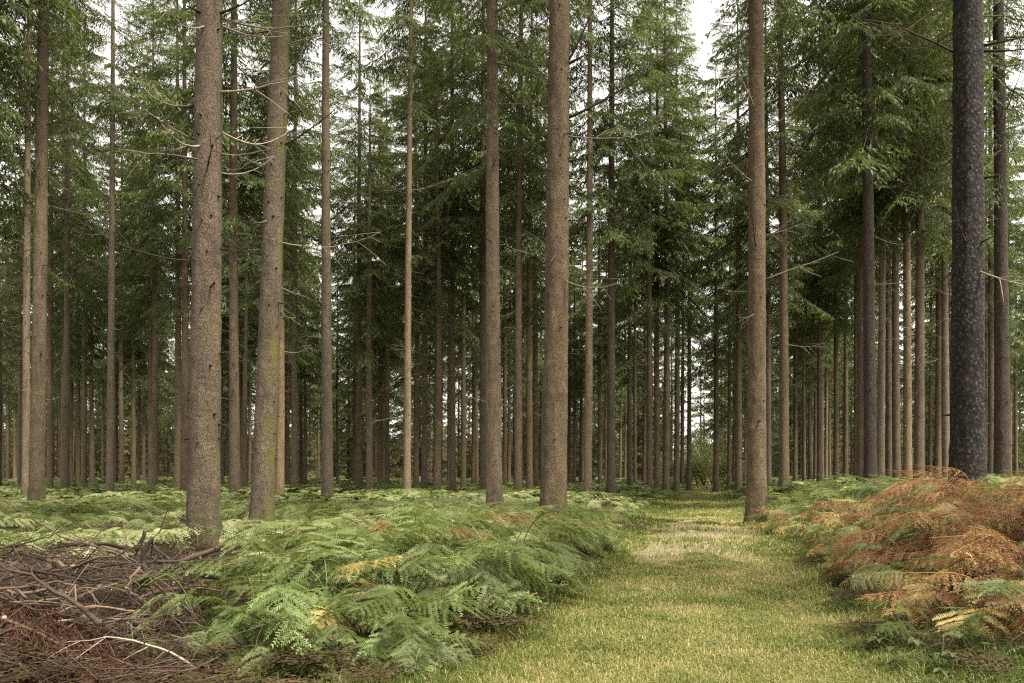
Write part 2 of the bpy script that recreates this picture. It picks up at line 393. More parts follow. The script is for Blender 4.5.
def crown_arrays(rng, H, hb, Lmax, boughs, dv=0.24, skirt=3.0, wood=True, twseg=3):
    """quads+tint of a living crown from height hb to H, plus bough wood in an MB"""
    Q, T = [], []; mb = MB()
    z = hb - skirt
    az = rng.uniform(0, 6.28)
    clump = rng.uniform(0, 100)
    while z < H-0.25:
        f = (z-hb)/(H-hb)            # 0 at crown base, 1 at tip
        if f < 0:
            keep = (1+f*(H-hb)/skirt)*0.75
            L = Lmax*rng.uniform(0.5, 0.95)
        else:
            keep = 0.94
            L = Lmax*min(1.0, 0.72+1.2*f)*(1-f)**0.52*rng.uniform(0.55, 1.16) + 0.22
        # gaps: whole sectors of the crown thin out
        g = vnoise(az*1.1+clump, z*0.55+clump, 2)
        if rng.rand() < keep and g > -0.42:
            q, t, ax = boughs[rng.randint(len(boughs))]
            s_ = L/2.6
            if f < 0: m = rng.rand(len(q)) < 0.6
            else: m = rng.rand(len(q)) < 0.96
            q, t = q[m], t[m]
            # keep sprays about the same size on small boughs: scale positions, not sprays
            c = q[:, :1]; q2 = c*s_ + (q-c)*max(s_, 0.75)
            sel = rng.rand(len(q2)) < min(1.0, s_*1.05+0.1); q2, t = q2[sel], t[sel]
            pitch = R(-16 + 46*max(f, 0)**0.9 + rng.uniform(-9, 9)) if f >= 0 else R(rng.uniform(-32, -10))
            q2 = rotz(roty(q2, pitch), az); q2[..., 2] += z
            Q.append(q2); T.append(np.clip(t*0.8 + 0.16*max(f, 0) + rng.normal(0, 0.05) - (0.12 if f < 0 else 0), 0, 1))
            if wood:
                a_ = ax(np.linspace(0, 0.95, 5))*s_
                a_ = rotz(roty(a_, pitch), az); a_[:, 2] += z
                mb.tube(a_, np.linspace(0.018, 0.004, 5)*max(0.5, s_), twseg, rng.uniform(0.1, 0.6), cap=False)
        az += 2.399 + rng.uniform(-0.5, 0.5)
        z += dv*rng.uniform(0.5, 1.3)*(1.0 if f < 0.04 else 0.80)
    return np.concatenate(Q), np.concatenate(T), mb

CROWNS = {}
def crown_mesh(key, seed, H, hb, Lmax, dv=0.24, skirt=3.0):
    rng = rng_(seed)
    q, t, mb = crown_arrays(rng, H, hb, Lmax, BOUGHS_FINE if key == 'near' else BOUGHS, dv, skirt)
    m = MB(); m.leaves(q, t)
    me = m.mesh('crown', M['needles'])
    CROWNS.setdefault(key, []).append((me, H, hb, mb.mesh('bough_wood', M['twig'])))
for k in range(4): crown_mesh('high', 100+k, 28+k*0.8, 12.5+0.5*k, 3.5, 0.18, 3.5)
for k in range(4): crown_mesh('mid', 120+k, 26+k*1.2, 10.5+0.5*k, 3.5, 0.185, 3.5)
for k in range(3): crown_mesh('low', 140+k, 26+k, 8.5+0.6*k, 3.4, 0.22, 4.0)
for k in range(3): crown_mesh('near', 180+k, 26+k*0.8, 11.0+0.8*k, 3.6, 0.22, 2.5)
for k in range(2): crown_mesh('top', 160+k, 27+k, 16.0+0.5*k, 2.8, 0.21, 2.0)
for k in range(3): crown_mesh('short', 170+k, 18+k*0.8, 8.5+0.7*k, 2.7, 0.19, 3.0)
print('crown quads', [len(m[0].polygons) for v in CROWNS.values() for m in v])

def dead_tube(mb, rng, p0, p1, r0, sag=0.0, wiggle=0.04, forks=3, seg=5, tint=0.5, n=9, curl=0.0):
    """a dead branch from p0 to p1 with side twigs"""
    p0, p1 = np.asarray(p0, float), np.asarray(p1, float)
    L = np.linalg.norm(p1-p0); t = np.linspace(0, 1, n)
    pts = p0 + (p1-p0)*t[:, None]
    pts[:, 2] -= sag*L*4*t*(1-t)
    pts[:, 2] += curl*L*t**3
    w = np.cumsum(rng.normal(0, wiggle*L/n*2, (n, 3)), 0); pts += w*t[:, None]
    mb.tube(pts, r0*(1-0.8*t), seg, tint)
    for _ in range(forks):
        k = rng.randint(2, n-1); d = pts[min(k+1, n-1)]-pts[k-1]; d /= np.linalg.norm(d)+1e-9
        sd = rng.normal(size=3); sd -= d*sd.dot(d); sd /= np.linalg.norm(sd)+1e-9; sd[2] -= 0.15
        l = L*rng.uniform(0.14, 0.38)
        q = pts[k] + np.outer(np.linspace(0, 1, 5)*l, d*0.75+sd*0.6)
        q[:, 2] -= 0.12*l*np.linspace(0, 1, 5)**2*rng.uniform(-0.5, 2)
        mb.tube(q, np.linspace(r0*(1-0.8*t[k])*0.6, 0.0012+r0*0.06, 5), max(3, seg-1), tint)
    return pts

TWIGS = []
def twigs_mesh(seed, h0, h1, per_m, Lmx):
    """the dead lower twigs still on a trunk"""
    rng = rng_(seed); mb = MB(); h = h0
    while h < h1:
        for _ in range(max(1, rng.poisson(per_m*0.35))):
            az = rng.uniform(0, 6.28); f = (h-h0)/(h1-h0)
            L = Lmx*rng.uniform(0.25, 1.0)*(0.35+0.65*f)
            pit = R(rng.uniform(-25, 18))
            d = np.array([math.cos(az)*math.cos(pit), math.sin(az)*math.cos(pit), math.sin(pit)])
            p0 = np.array([0, 0, h]) + d*0.06
            dead_tube(mb, rng, p0, p0+d*L, rng.uniform(0.006, 0.011), rng.uniform(-0.02, 0.14), 0.05, rng.randint(2, 5), 3, rng.uniform(0, 1), 6)
        h += 0.35*rng.uniform(0.6, 1.4)
    return mb.mesh('dead_twigs', M['twig'])
for k in range(5): TWIGS.append(twigs_mesh(200+k, 2.6+0.5*k, 14.0, 4.2, 1.9))

def trunk_mesh(seed, dia, H, mat, seg, hvis, stubs=40, flare=0.30, sweep=0.0, rough=0.02, whorl=0.0):
    """tapered trunk with uneven surface, branch scars and stubs; base at z = -0.25"""
    rng = rng_(seed); r0 = dia/2
    fine = 0.05 if seg >= 40 else (0.25 if seg >= 16 else 0.8)
    zs = [-0.25]
    while zs[-1] < H: zs.append(zs[-1] + (fine if zs[-1] < hvis else 0.8))
    zs = np.array(zs); th = np.arange(seg)*2*math.pi/seg
    hh = np.clip(zs, 0, H)
    rad = r0*np.clip(1-hh/H, 0.004, 1)**0.62*(1+flare*np.exp(-np.clip(zs, 0, None)/0.34))
    Z, T = np.meshgrid(zs, th, indexing='ij')
    # surface: lobes at the root, long waves, fine plates
    px, py = np.cos(T), np.sin(T)
    nz = vnoise(px*1.3+seed*3.1+5, Z*0.6+py*1.3, seed)*1.0
    lobes = np.exp(-np.clip(Z, 0, None)/0.30)*0.13*np.sin(T*5+seed)
    rr = rad[:, None]*(1+rough*nz+lobes)
    if seg >= 40:
        plates = vnoise(T*1.9+seed, Z*3.2, seed+3)*1.6 + vnoise(T*seg*0.16+seed, Z*14, seed+1)*0.5 + vnoise(T*seg*0.31, Z*26+seed, seed+2)*0.5
        rr = rr + 0.0045*plates*(r0/0.22)
    if whorl:
        ph = np.cumsum(rng.uniform(0.35, 0.6, 40)); 
        for w in ph: rr = rr*(1+whorl*np.exp(-((Z-w)/0.035)**2)*(0.5+0.5*vnoise(T*3, Z*0+w*9, 4)))
    ax = sweep*np.sin(hh/H*math.pi*1.6); ay = sweep*0.5*np.sin(hh/H*math.pi*2.3+seed)
    V = np.stack([rr*px+ax[:, None], rr*py+ay[:, None], Z], -1)
    n = len(zs); i = np.arange(n-1)[:, None]; j = np.arange(seg)[None]; j2 = (j+1) % seg
    q = np.stack([i*seg+j, i*seg+j2, (i+1)*seg+j2, (i+1)*seg+j], -1).reshape(-1, 4)
    mb = MB(); mb.add(V.reshape(-1, 3), q=q, tint=0.2)
    for _ in range(stubs):
        h = rng.uniform(1.2, min(H*0.6, hvis)); a = rng.uniform(0, 6.28)
        r = r0*(1-h/H)**0.62; k = int(np.searchsorted(zs, h)); k = min(k, n-1)
        d = np.array([math.cos(a), math.sin(a), rng.uniform(-0.2, 0.25)])
        p = np.array([ax[k], ay[k], h]) + d*(r*0.93); p[2] = h
        L = rng.uniform(0.02, 0.05) + (rng.rand() < 0.12)*rng.uniform(0.05, 0.25)
        mb.tube(np.stack([p, p+d*(L*0.5+0.02), p+d*(L+0.02)]), np.array([0.02, 0.013, 0.008])*rng.uniform(0.7, 1.2), 6, 0.95)
    return mb.mesh('trunk', mat, smooth=True), (lambda h: np.array([np.interp(h, zs, ax), np.interp(h, zs, ay), h])), (lambda h: r0*(1-np.clip(h/H, 0, 0.99))**0.62)

# ------------------------------------------------------------------ the trees one can trace
# px = foot column, w = width in pixels, dia, px_top = column where it leaves the frame (lean), bark, crown kind, label
NEAR = [
 (203.5, 31, .44, 207, 'bark_brown', 'near', 60, 'thick brown conifer standing behind the brush pile, its foot wholly in view'),
 (261, 22.5, .40, 278, 'bark_mossy', 'near', 60, 'conifer leaning right with yellow moss down one side, behind the left bracken'),
 (553, 26, .48, 558, 'bark_brown', 'near', 60, 'thick straight pinkish brown conifer with ringed bark beside the start of the grassy path'),
 (494.5, 16, .40, 493, 'bark_pale', 'near', 48, 'smooth pale tan conifer next along the bracken from the thick ringed one'),
 (756.5, 19.5, .42, 754, 'bark_brown', 'near', 48, 'straight grey brown conifer at the right edge of the grassy path'),
 (967, 32, .50, 966, 'bark_black', 'near', 60, 'black flaky barked conifer flecked with white on the rusty bracken bank'),
 (1001.5, 14.5, .40, 998, 'bark_flaky', 'near', 40, 'dark scaly conifer just behind the black trunk with a swollen collar'),
 (870.5, 12.5, .36, 866, 'bark_flaky', 'mid', 40, 'dark flaky conifer with pale bark chips, first of the close trio behind the rusty bank'),
 (861.5, 9.5, .36, 862, 'bark_dim', 'mid', 24, 'dim brown conifer half hidden behind the flaky trunk of the trio'),
 (880.5, 7.5, .28, 884, 'bark_pale', 'mid', 24, 'slim bare pinkish conifer, palest of the trio behind the rusty bank'),
 (36.5, 14.5, .40, 43, 'bark_brown', 'near', 40, 'sturdy brown conifer leaning slightly at the far left over green bracken'),
 (26, 8, .30, 30, 'bark_pale', 'top', 24, 'slim pale conifer touching the sturdy trunk at the far left'),
 (327.5, 11.5, .38, 326, 'bark_dim', 'top', 40, 'straight dark brown conifer rising alone to the sky gap left of centre'),
 (235, 10.5, .36, 234, 'bark_brown', 'mid', 24, 'brown conifer seen in the gap between the thick trunk and the mossy leaning one'),
 (784, 10, .36, 780, 'bark_brown', 'mid', 24, 'brown conifer with a mossy foot close behind the path edge trunk'),
 (611, 9, .36, 612, 'bark_dim', 'mid', 24, 'broad dim conifer in the middle of the row left of the path'),
 (919, 10, .36, 918, 'bark_brown', 'mid', 24, 'broadest of the three pale conifers in a line behind the rusty bank'),
 (907.5, 8.5, .33, 905, 'bark_pale', 'mid', 24, 'notched pale conifer, middle one of the line behind the rusty bank'),
 (897, 8, .33, 896, 'bark_brown', 'mid', 24, 'first conifer of the pale line behind the rusty bank, next to the dark gap'),
 (946.5, 7.8, .33, 945, 'bark_pale', 'mid', 24, 'tan conifer standing close to the left of the black trunk'),
 (279.5, 9, .33, 279, 'bark_pale', 'short', 24, 'pale knotted conifer directly behind the mossy leaning trunk'),
 (184, 8, .34, 185, 'bark_brown', 'mid', 24, 'warm brown conifer close beside the thick trunk on its left'),
 (177, 7, .33, 178, 'bark_dim', 'mid', 24, 'greenish grey conifer paired with the warm brown one beside the thick trunk'),
 (110, 7.6, .31, 113, 'bark_pale', 'top', 24, 'slender light conifer whose bare stem runs up into a sky gap at left'),
 (407, 8, .31, 411, 'bark_pale', 'top', 24, 'slender light knotted conifer with a bare stem high against the sky left of centre'),
 (437, 7.6, .33, 439, 'bark_brown', 'short', 24, 'tan conifer carrying a full dark crown right of the slender light stem'),
 (587.5, 8.5, .33, 590, 'bark_pale', 'top', 24, 'pale conifer just right of the thick ringed trunk, bare far up'),
 (518, 8.2, .33, 521, 'bark_brown', 'mid', 24, 'tan conifer in the gap between the smooth pale trunk and the thick ringed one'),
 (529.5, 7, .33, 531, 'bark_dim', 'mid', 24, 'dim conifer nearly touching the thick ringed trunk on its left'),
 (370, 7.4, .33, 369, 'bark_brown', 'short', 24, 'right one of the brown pair between the dark lone trunk and slender light stem'),
 (360, 6.4, .33, 359, 'bark_dim', 'mid', 24, 'left one of the brown pair between the dark lone trunk and slender light stem'),
 (295, 7, .33, 295, 'bark_dim', 'mid', 24, 'dim conifer in the gap between the mossy trunk and the dark lone trunk'),
 (65.5, 6.8, .33, 68, 'bark_dim', 'mid', 24, 'grey brown conifer right of the dark stem at the far left'),
 (50, 6.2, .33, 52, 'bark_dim', 'mid', 24, 'dark conifer next to the sturdy leaning trunk at the far left'),
 (154, 6.2, .33, 154, 'bark_dim', 'mid', 24, 'lone dim conifer midway between the slender light stem and the thick trunk'),
 (424, 6.6, .33, 426, 'bark_brown', 'mid', 24, 'brown conifer between the slender light knotted stem and the tan crowned one'),
 (452.5, 7, .33, 452, 'bark_dim', 'mid', 24, 'dark conifer right of the tan crowned one'),
 (463.5, 5.6, .31, 464, 'bark_brown', 'mid', 20, 'thin brown conifer midway to the smooth pale trunk'),
 (484, 8, .36, 483, 'bark_mossy', 'mid', 24, 'mossy conifer hidden partly behind the smooth pale trunk'),
 (630, 5.6, .33, 631, 'bark_brown', 'short', 20, 'brown conifer with leaning dead sticks, right of the broad dim one'),
 (649.5, 6.6, .33, 650, 'bark_brown', 'mid', 24, 'left hand trunk of the tight brown pair at the left edge of the far path'),
 (657, 6.2, .33, 657, 'bark_brown', 'mid', 24, 'right hand trunk of the tight brown pair at the left edge of the far path'),
 (665.5, 7, .36, 666, 'bark_dim', 'mid', 24, 'dim conifer following the tight brown pair along the far path'),
 (676.5, 6, .36, 677, 'bark_mossy', 'mid', 24, 'mossy green conifer along the left edge of the far path'),
 (689, 5, .34, 689, 'bark_dim', 'low', 20, 'last conifer before the far end of the path on its left side'),
 (716, 6, .36, 716, 'bark_dim', 'low', 20, 'dark conifer standing alone at the right of the light gap at the path end'),
 (738.5, 7, .36, 738, 'bark_dim', 'mid', 24, 'dim conifer close to the left of the path edge trunk'),
 (768, 7, .36, 766, 'bark_dim', 'mid', 24, 'dim conifer between the path edge trunk and the mossy footed one'),
 (819.5, 5.4, .33, 819, 'bark_dim', 'mid', 20, 'darker broad stem among the thin ones left of the flaky trio'),
 (836, 5.4, .33, 835, 'bark_brown', 'mid', 20, 'brown conifer nearest the flaky trio on its left, behind green fronds'),
 (845.5, 5.2, .33, 845, 'bark_dim', 'mid', 20, 'dark thin conifer directly left of the flaky trio'),
 (889.5, 7, .36, 889, 'bark_dim', 'mid', 20, 'dark conifer in the gap between the slim pinkish trunk and the pale line'),
 (938, 6.5, .36, 938, 'bark_dim', 'mid', 20, 'dark conifer between the pale line and the tan trunk by the black one'),
 (-40, 15, .40, -36, 'bark_brown', 'mid', 24, 'conifer just off the left edge, its dark crown hanging into the top corner'),
 (-14, 9.5, .36, -10, 'bark_dim', 'mid', 24, 'second conifer off the left edge, its crown behind the first one'),
 (-75, 11, .38, -72, 'bark_dim', 'mid', 24, 'third conifer off the left edge, only its outer boughs showing'),
 (84, 5.5, .34, 85, 'bark_dim', 'mid', 20, 'dark inner conifer closing the gap beside the slender light stem at left'),
 (991, 7, .36, 990, 'bark_dim', 'mid', 20, 'mossy grey conifer squeezed between the black trunk and the scaly one'),
]
# thin stems far inside the stand, named only by the gap they stand in
THIN = [7.6, 14.6, 20, 60, 71, 77.5, 92, 103, 116, 122, 134, 138.5, 144, 222, 245, 249.5, 274, 284.5, 288.5, 301, 305, 355, 379, 383, 387,
        416, 473, 477, 504.5, 509, 536, 570, 574, 580.5, 600, 620, 635, 644, 682, 729, 734, 796, 804, 810.5, 815, 826, 930, 1016]
THIN_W = {20: 5, 71: 5, 77.5: 5, 92: 5, 122: 5, 134: 4.5, 222: 4.8, 245: 6, 387: 5, 416: 6, 504.5: 5, 536: 6, 7.6: 3, 14.6: 3.2, 60: 3, 103: 3.2, 249.5: 3.2, 620: 2.8}
GAPS = [(-400, 188, 'the thick brown trunk and the left edge of the wood'), (188, 250, 'the thick brown trunk and the mossy leaning one'),
        (250, 322, 'the mossy leaning trunk and the dark lone one'), (322, 487, 'the dark lone trunk and the smooth pale one'),
        (487, 540, 'the smooth pale trunk and the thick ringed one'), (540, 700, 'the thick ringed trunk and the far path'),
        (700, 747, 'the light gap of the path end and the path edge trunk'), (747, 855, 'the path edge trunk and the flaky trio'),
        (855, 955, 'the flaky trio and the black trunk'), (955, 1500, 'the black trunk and the right end of the wood')]
def gap_of(px):
    for a, b, s_ in GAPS:
        if a <= px < b: return s_
    return GAPS[-1][2]

PLACED = []
TREES = {}
def make_tree(px, w, dia, pxtop, mat, ckey, stubs, label, seed, group, cat='tree', near=True):
    rng = rng_(seed)
    Y = F*dia/w; X = at_px(px, Y)
    Z = float(ground_h(X, Y))
    lean = (pxtop-px)/474.0
    root = empty('conifer_tree', (X, Y, Z), (0, math.atan(lean), 0))
    tag(root, label, cat, group)
    cm, H, hb, wood = CROWNS[ckey][rng.randint(len(CROWNS[ckey]))]
    seg = 48 if w >= 14 else (18 if w >= 7 else 10)
    hv = min(H, EYE + 474/F*Y + 1.0)
    me, axf, rf = trunk_mesh(seed, dia, H, M[mat], seg, hv, stubs, sweep=rng.uniform(-0.06, 0.06) if w < 20 else 0.025, whorl=0.05 if w >= 14 else 0.0)
    obj('trunk', me, root)
    c = obj('crown', cm, root); rz = rng.uniform(0, 6.28); c.rotation_euler.z = rz
    bw = obj('bough_wood', wood, c)
    bw['kind'] = 'stuff'
    PLACED.append((X, Y))
    return root, Y, H, axf, rf, hb, rng

def add_twigs(root, rng, s_=1.0):
    o = obj('dead_twigs', TWIGS[rng.randint(len(TWIGS))], root); o['kind'] = 'stuff'
    o.rotation_euler.z = rng.uniform(0, 6.28); o.scale = (s_, s_, rng.uniform(0.9, 1.05))

def px_branch(root, Y, p0, p1, dy, r0, sag, mat, seed, forks=4, curl=0.0, wiggle=0.05):
    """a dead branch traced at the tree's own distance; dy is how far its tip comes towards the camera"""
    mw = Matrix.Translation(root.location) @ root.rotation_euler.to_matrix().to_4x4(); inv = mw.inverted()
    a = inv @ Vector((at_px(p0[0], Y), Y, z_px(p0[1], Y)))
    Y1 = Y-dy
    b = inv @ Vector((at_px(p1[0], Y1), Y1, z_px(p1[1], Y1)))
    mb = MB(); rng = rng_(seed)
    dead_tube(mb, rng, a, b, r0, sag, wiggle, forks, 6, rng.uniform(0.2, 0.8), 12, curl)
    obj('dead_branch', mb.mesh('dead_branch', M[mat], smooth=True), root)

def rand_branch(root, axf, rf, rng, h, L, mat, az=None, pitch=None, r0=None):
    az = rng.uniform(0, 6.28) if az is None else az
    pit = R(rng.uniform(-22, 20)) if pitch is None else pitch
    d = np.array([math.cos(az)*math.cos(pit), math.sin(az)*math.cos(pit), math.sin(pit)])
    p0 = axf(h) + d*rf(h)*0.8; mb = MB()
    dead_tube(mb, rng, p0, p0+d*L, r0 or rng.uniform(0.009, 0.016), rng.uniform(-0.03, 0.16), 0.06, rng.randint(3, 7), 5, rng.uniform(0, 1), 10, rng.uniform(0, 0.15))
    obj('dead_branch', mb.mesh('dead_branch', M[mat], smooth=True), root)

for k, (px, w, dia, pxt, mat, ck, st, lab) in enumerate(NEAR):
    r_, Y, H, axf, rf, hb, rng = make_tree(px, w, dia, pxt, mat, ck, st, lab, 300+k, 'conifers with trunks one can trace')
    TREES[px] = (r_, Y)
    top = EYE + 474/F*Y
    if w >= 12:
        for _ in range(12):
            rand_branch(r_, axf, rf, rng, rng.uniform(top*0.40, top*1.0), rng.uniform(0.5, 2.0), 'dead_pale' if rng.rand() < 0.5 else 'dead_dark')
    elif w >= 7:
        add_twigs(r_, rng, 1.0)
        for _ in range(4):
            rand_branch(r_, axf, rf, rng, rng.uniform(3.0, min(13, top)), rng.uniform(0.7, 1.8), 'dead_pale' if rng.rand() < 0.6 else 'dead_dark')
        add_twigs(r_, rng, 0.9)
    else:
        add_twigs(r_, rng, 1.0)
B = lambda px, *a, **kw: px_branch(TREES[px][0], TREES[px][1], *a, **kw)
B(203.5, (218, 14), (262, -4), 0.4, .020, 0.02, 'dead_dark', 1)
B(203.5, (218, 17), (338, 26), 0.8, .017, 0.05, 'dead_pale', 2, curl=0.05)
B(203.5, (218, 24), (290, 42), -0.8, .014, 0.06, 'dead_pale', 3, curl=0.12)
B(203.5, (218, 92), (300, 76), 0.9, .017, 0.03, 'dead_pale', 4)
B(203.5, (218, 154), (292, 142), 0.5, .017, 0.06, 'dead_pale', 5, curl=0.10, wiggle=0.10)
B(203.5, (218, 172), (270, 166), -0.4, .012, 0.10, 'dead_pale', 6, curl=0.2)
B(203.5, (194, 140), (92, 70), 0.6, .016, 0.05, 'dead_pale', 7)
B(203.5, (193, 104), (132, 66), -0.5, .014, 0.16, 'dead_pale', 8)
B(203.5, (196, 70), (204, 134), 0.24, .016, -0.05, 'dead_dark', 9, forks=1)
B(203.5, (208, 146), (222, 133), 0.22, .017, 0.0, 'dead_dark', 10, forks=0)
B(261, (282, 146), (348, 92), 0.6, .018, 0.06, 'dead_dark', 11)
B(261, (284, 46), (345, 36), 0.4, .013, -0.05, 'dead_pale', 12)
B(261, (270, 78), (240, 40), -0.5, .012, 0.1, 'dead_pale', 13)
B(553, (568, 118), (676, 44), 0.8, .026, 0.05, 'dead_dark', 14, forks=6)
B(553, (567, 62), (598, -6), 0.5, .028, 0.10, 'dead_dark', 15)
B(553, (567, 160), (602, 96), -0.6, .016, 0.12, 'dead_dark', 16)
B(553, (568, 64), (586, 55), 0.2, .034, 0.0, 'dead_dark', 17, forks=0)
B(553, (566, 162), (582, 158), 0.2, .024, 0.0, 'dead_dark', 18, forks=0)
B(553, (551, 112), (547, 58), 0.35, .018, -0.06, 'dead_dark', 19, forks=1)
B(494.5, (500, 48), (545, 14), 0.4, .016, 0.05, 'dead_dark', 20)
B(494.5, (500, 152), (545, 140), 0.3, .014, 0.05, 'dead_pale', 21)
B(494.5, (500, 120), (540, 95), -0.4, .014, 0.08, 'dead_dark', 22)
B(494.5, (490, 40), (470, 0), 0.4, .013, 0.0, 'dead_dark', 23)
B(967, (953, 52), (862, 18), 0.9, .020, -0.03, 'dead_dark', 24, forks=5)
B(967, (980, 51), (1030, 46), 0.4, .026, 0.03, 'dead_dark', 25)
B(967, (980, 46), (1032, 32), 0.7, .022, 0.03, 'dead_dark', 26)
B(1001.5, (1006, 110), (1024, 52), 0.3, .020, 0.10, 'dead_dark', 27)
B(756.5, (761, 92), (822, 42), 0.5, .016, 0.04, 'dead_dark', 28)
B(756.5, (751, 92), (722, 28), 0.6, .013, 0.05, 'dead_dark', 29)
B(756.5, (761, 132), (816, 86), -0.6, .018, 0.06, 'dead_dark', 30)
B(756.5, (763, 288), (786, 268), 0.2, .020, 0.05, 'dead_dark', 31)
B(756.5, (751, 126), (692, 98), 0.6, .014, 0.03, 'dead_pale', 32)
B(756.5, (763, 236), (812, 222), 0.6, .014, 0.02, 'dead_pale', 33)
B(870.5, (874, 182), (908, 120), 0.5, .022, 0.06, 'dead_dark', 34)
B(870.5, (868, 182), (824, 170), 0.5, .020, 0.05, 'dead_dark', 35)
B(184, (182, 152), (140, 118), 0.8, .014, 0.05, 'dead_pale', 36)
for i in range(16):   # the fan of pale dead twigs right of the flaky trio
    yy = 60 + i*16
    r_ = rng_(900+i)
    if i % 3 == 0:
        B(880.5, (883, yy+40), (883+r_.uniform(30, 68), yy+40-r_.uniform(-6, 26)), r_.uniform(-.8, .8), .011, r_.uniform(0.0, 0.10), 'dead_pale', 40+i, forks=5)
    elif i % 3 == 1:
        B(946.5, (944, yy), (944-r_.uniform(30, 60), yy-r_.uniform(-8, 16)), r_.uniform(-.8, .8), .011, r_.uniform(0.0, 0.10), 'dead_pale', 40+i, forks=5)
    else:
        B(870.5, (874, yy), (874+r_.uniform(30, 70), yy-r_.uniform(-12, 14)), r_.uniform(-.8, .8), .012, r_.uniform(0.0, 0.10), 'dead_pale', 40+i, forks=5)

for k, px in enumerate(THIN):
    w = THIN_W.get(px, 4.0); rng = rng_(500+k)
    dia = 0.27 + 0.012*w + rng.uniform(-0.02, 0.02)
    pale = px in (103, 477, 620, 826)
    g = gap_of(px)
    r_, Y, H, axf, rf, hb, rng = make_tree(px, w, dia, px+rng.uniform(-2, 3), 'bark_pale' if pale else ('bark_dim' if rng.rand() < 0.6 else 'bark_brown'),
        'short' if (px in (305, 355, 570, 574, 580.5) or rng.rand() < 0.2) else 'mid' if w > 4.4 else ('low' if rng.rand() < 0.5 else 'mid'), 12,
        'slim far conifer between ' + g, 500+k, 'thin stems between ' + g)
    add_twigs(r_, rng, 1.1)

# ------------------------------------------------------------------ rows behind: whole trees copied
def copy_tree(src, loc, rz, s_):
    r_ = src.copy(); COL.objects.link(r_); r_.location = loc; r_.rotation_euler = (0, 0, rz); r_.scale = (s_, s_, s_)
    for ch in list(src.children):
        c = ch.copy(); COL.objects.link(c); c.parent = r_
        for g in list(ch.children):
            d = g.copy(); COL.objects.link(d); d.parent = c
    return r_

def proto_tree(seed, ckey, dia, mat, loc):
    rng = rng_(seed)
    root = empty('conifer_tree', loc)
    cm, H, hb, wood = CROWNS[ckey][seed % len(CROWNS[ckey])]
    me, axf, rf = trunk_mesh(seed, dia, H, M[mat], 10, 14, 10, sweep=0.05)
    obj('trunk', me, root); c = obj('crown', cm, root); c.rotation_euler.z = rng.uniform(0, 6.28)
    b = obj('bough_wood', wood, c); b['kind'] = 'stuff'
    add_twigs(root, rng, 1.15)
    return root
def back_rows():
    rng = rng_(77); protos = []
    spots = []
    tries = 0
    while len(spots) < 118 and tries < 20000:
        tries += 1
        Y = 44 + 62*rng.rand()**0.85; X = rng.uniform(-0.70, 0.70)*Y
        u = path_u(X, Y); lim = 2.9 if Y < 75 else 2.2
        if abs(u) < lim: continue
        px = 512 + F*X/Y
        if Y < 75 and (308 < px < 350 or 572 < px < 602 or 464 < px < 480 or 12 < px < 24): continue
        if any((X-a)**2+(Y-b)**2 < 2.7**2 for a, b in PLACED): continue
        if any((X-a)**2+(Y-b)**2 < 3.3**2 for a, b in spots): continue
        spots.append((X, Y))
    for k, (X, Y) in enumerate(spots):
        ck = 'low' if Y > 66 or rng.rand() < 0.35 else 'mid'
        loc = (X, Y, float(ground_h(X, Y))); s_ = rng.uniform(0.86, 1.12)
        cand = [p for p in protos if p[1] == ck]
        if len(cand) < 4:
            r_ = proto_tree(700+k, ck, rng.uniform(.28, .38), 'bark_dim' if rng.rand() < 0.6 else 'bark_brown', loc); protos.append((r_, ck)); r_.scale = (s_,)*3
        else:
            r_ = copy_tree(cand[rng.randint(len(cand))][0], loc, rng.uniform(0, 6.28), s_)
        px = 512 + F*X/Y
        g = gap_of(px)
        deep = 'rear' if Y > 74 else 'middle'
        tag(r_, ('faint rear conifer' if deep == 'rear' else 'dim inner conifer') + ' between ' + g, 'tree', deep + ' row conifers between ' + g)
        PLACED.append((X, Y))
back_rows()

for k, (X, Y) in enumerate(((-5.6, 0.6), (-4.4, -4.2), (-8.5, -2.0), (10.2, 2.6), (-9.0, 4.5), (-4, -9), (-3.4, -1.6))):  # unseen conifers added beside and behind the viewer to shade the near ground
    r_ = proto_tree(800+k, 'low' if k % 2 else 'mid', 0.42, 'bark_brown', (X, Y, float(ground_h(X, Y))))
    tag(r_, 'unseen conifer added around the viewer to shade the foreground', 'tree', 'unseen conifers added for shade')

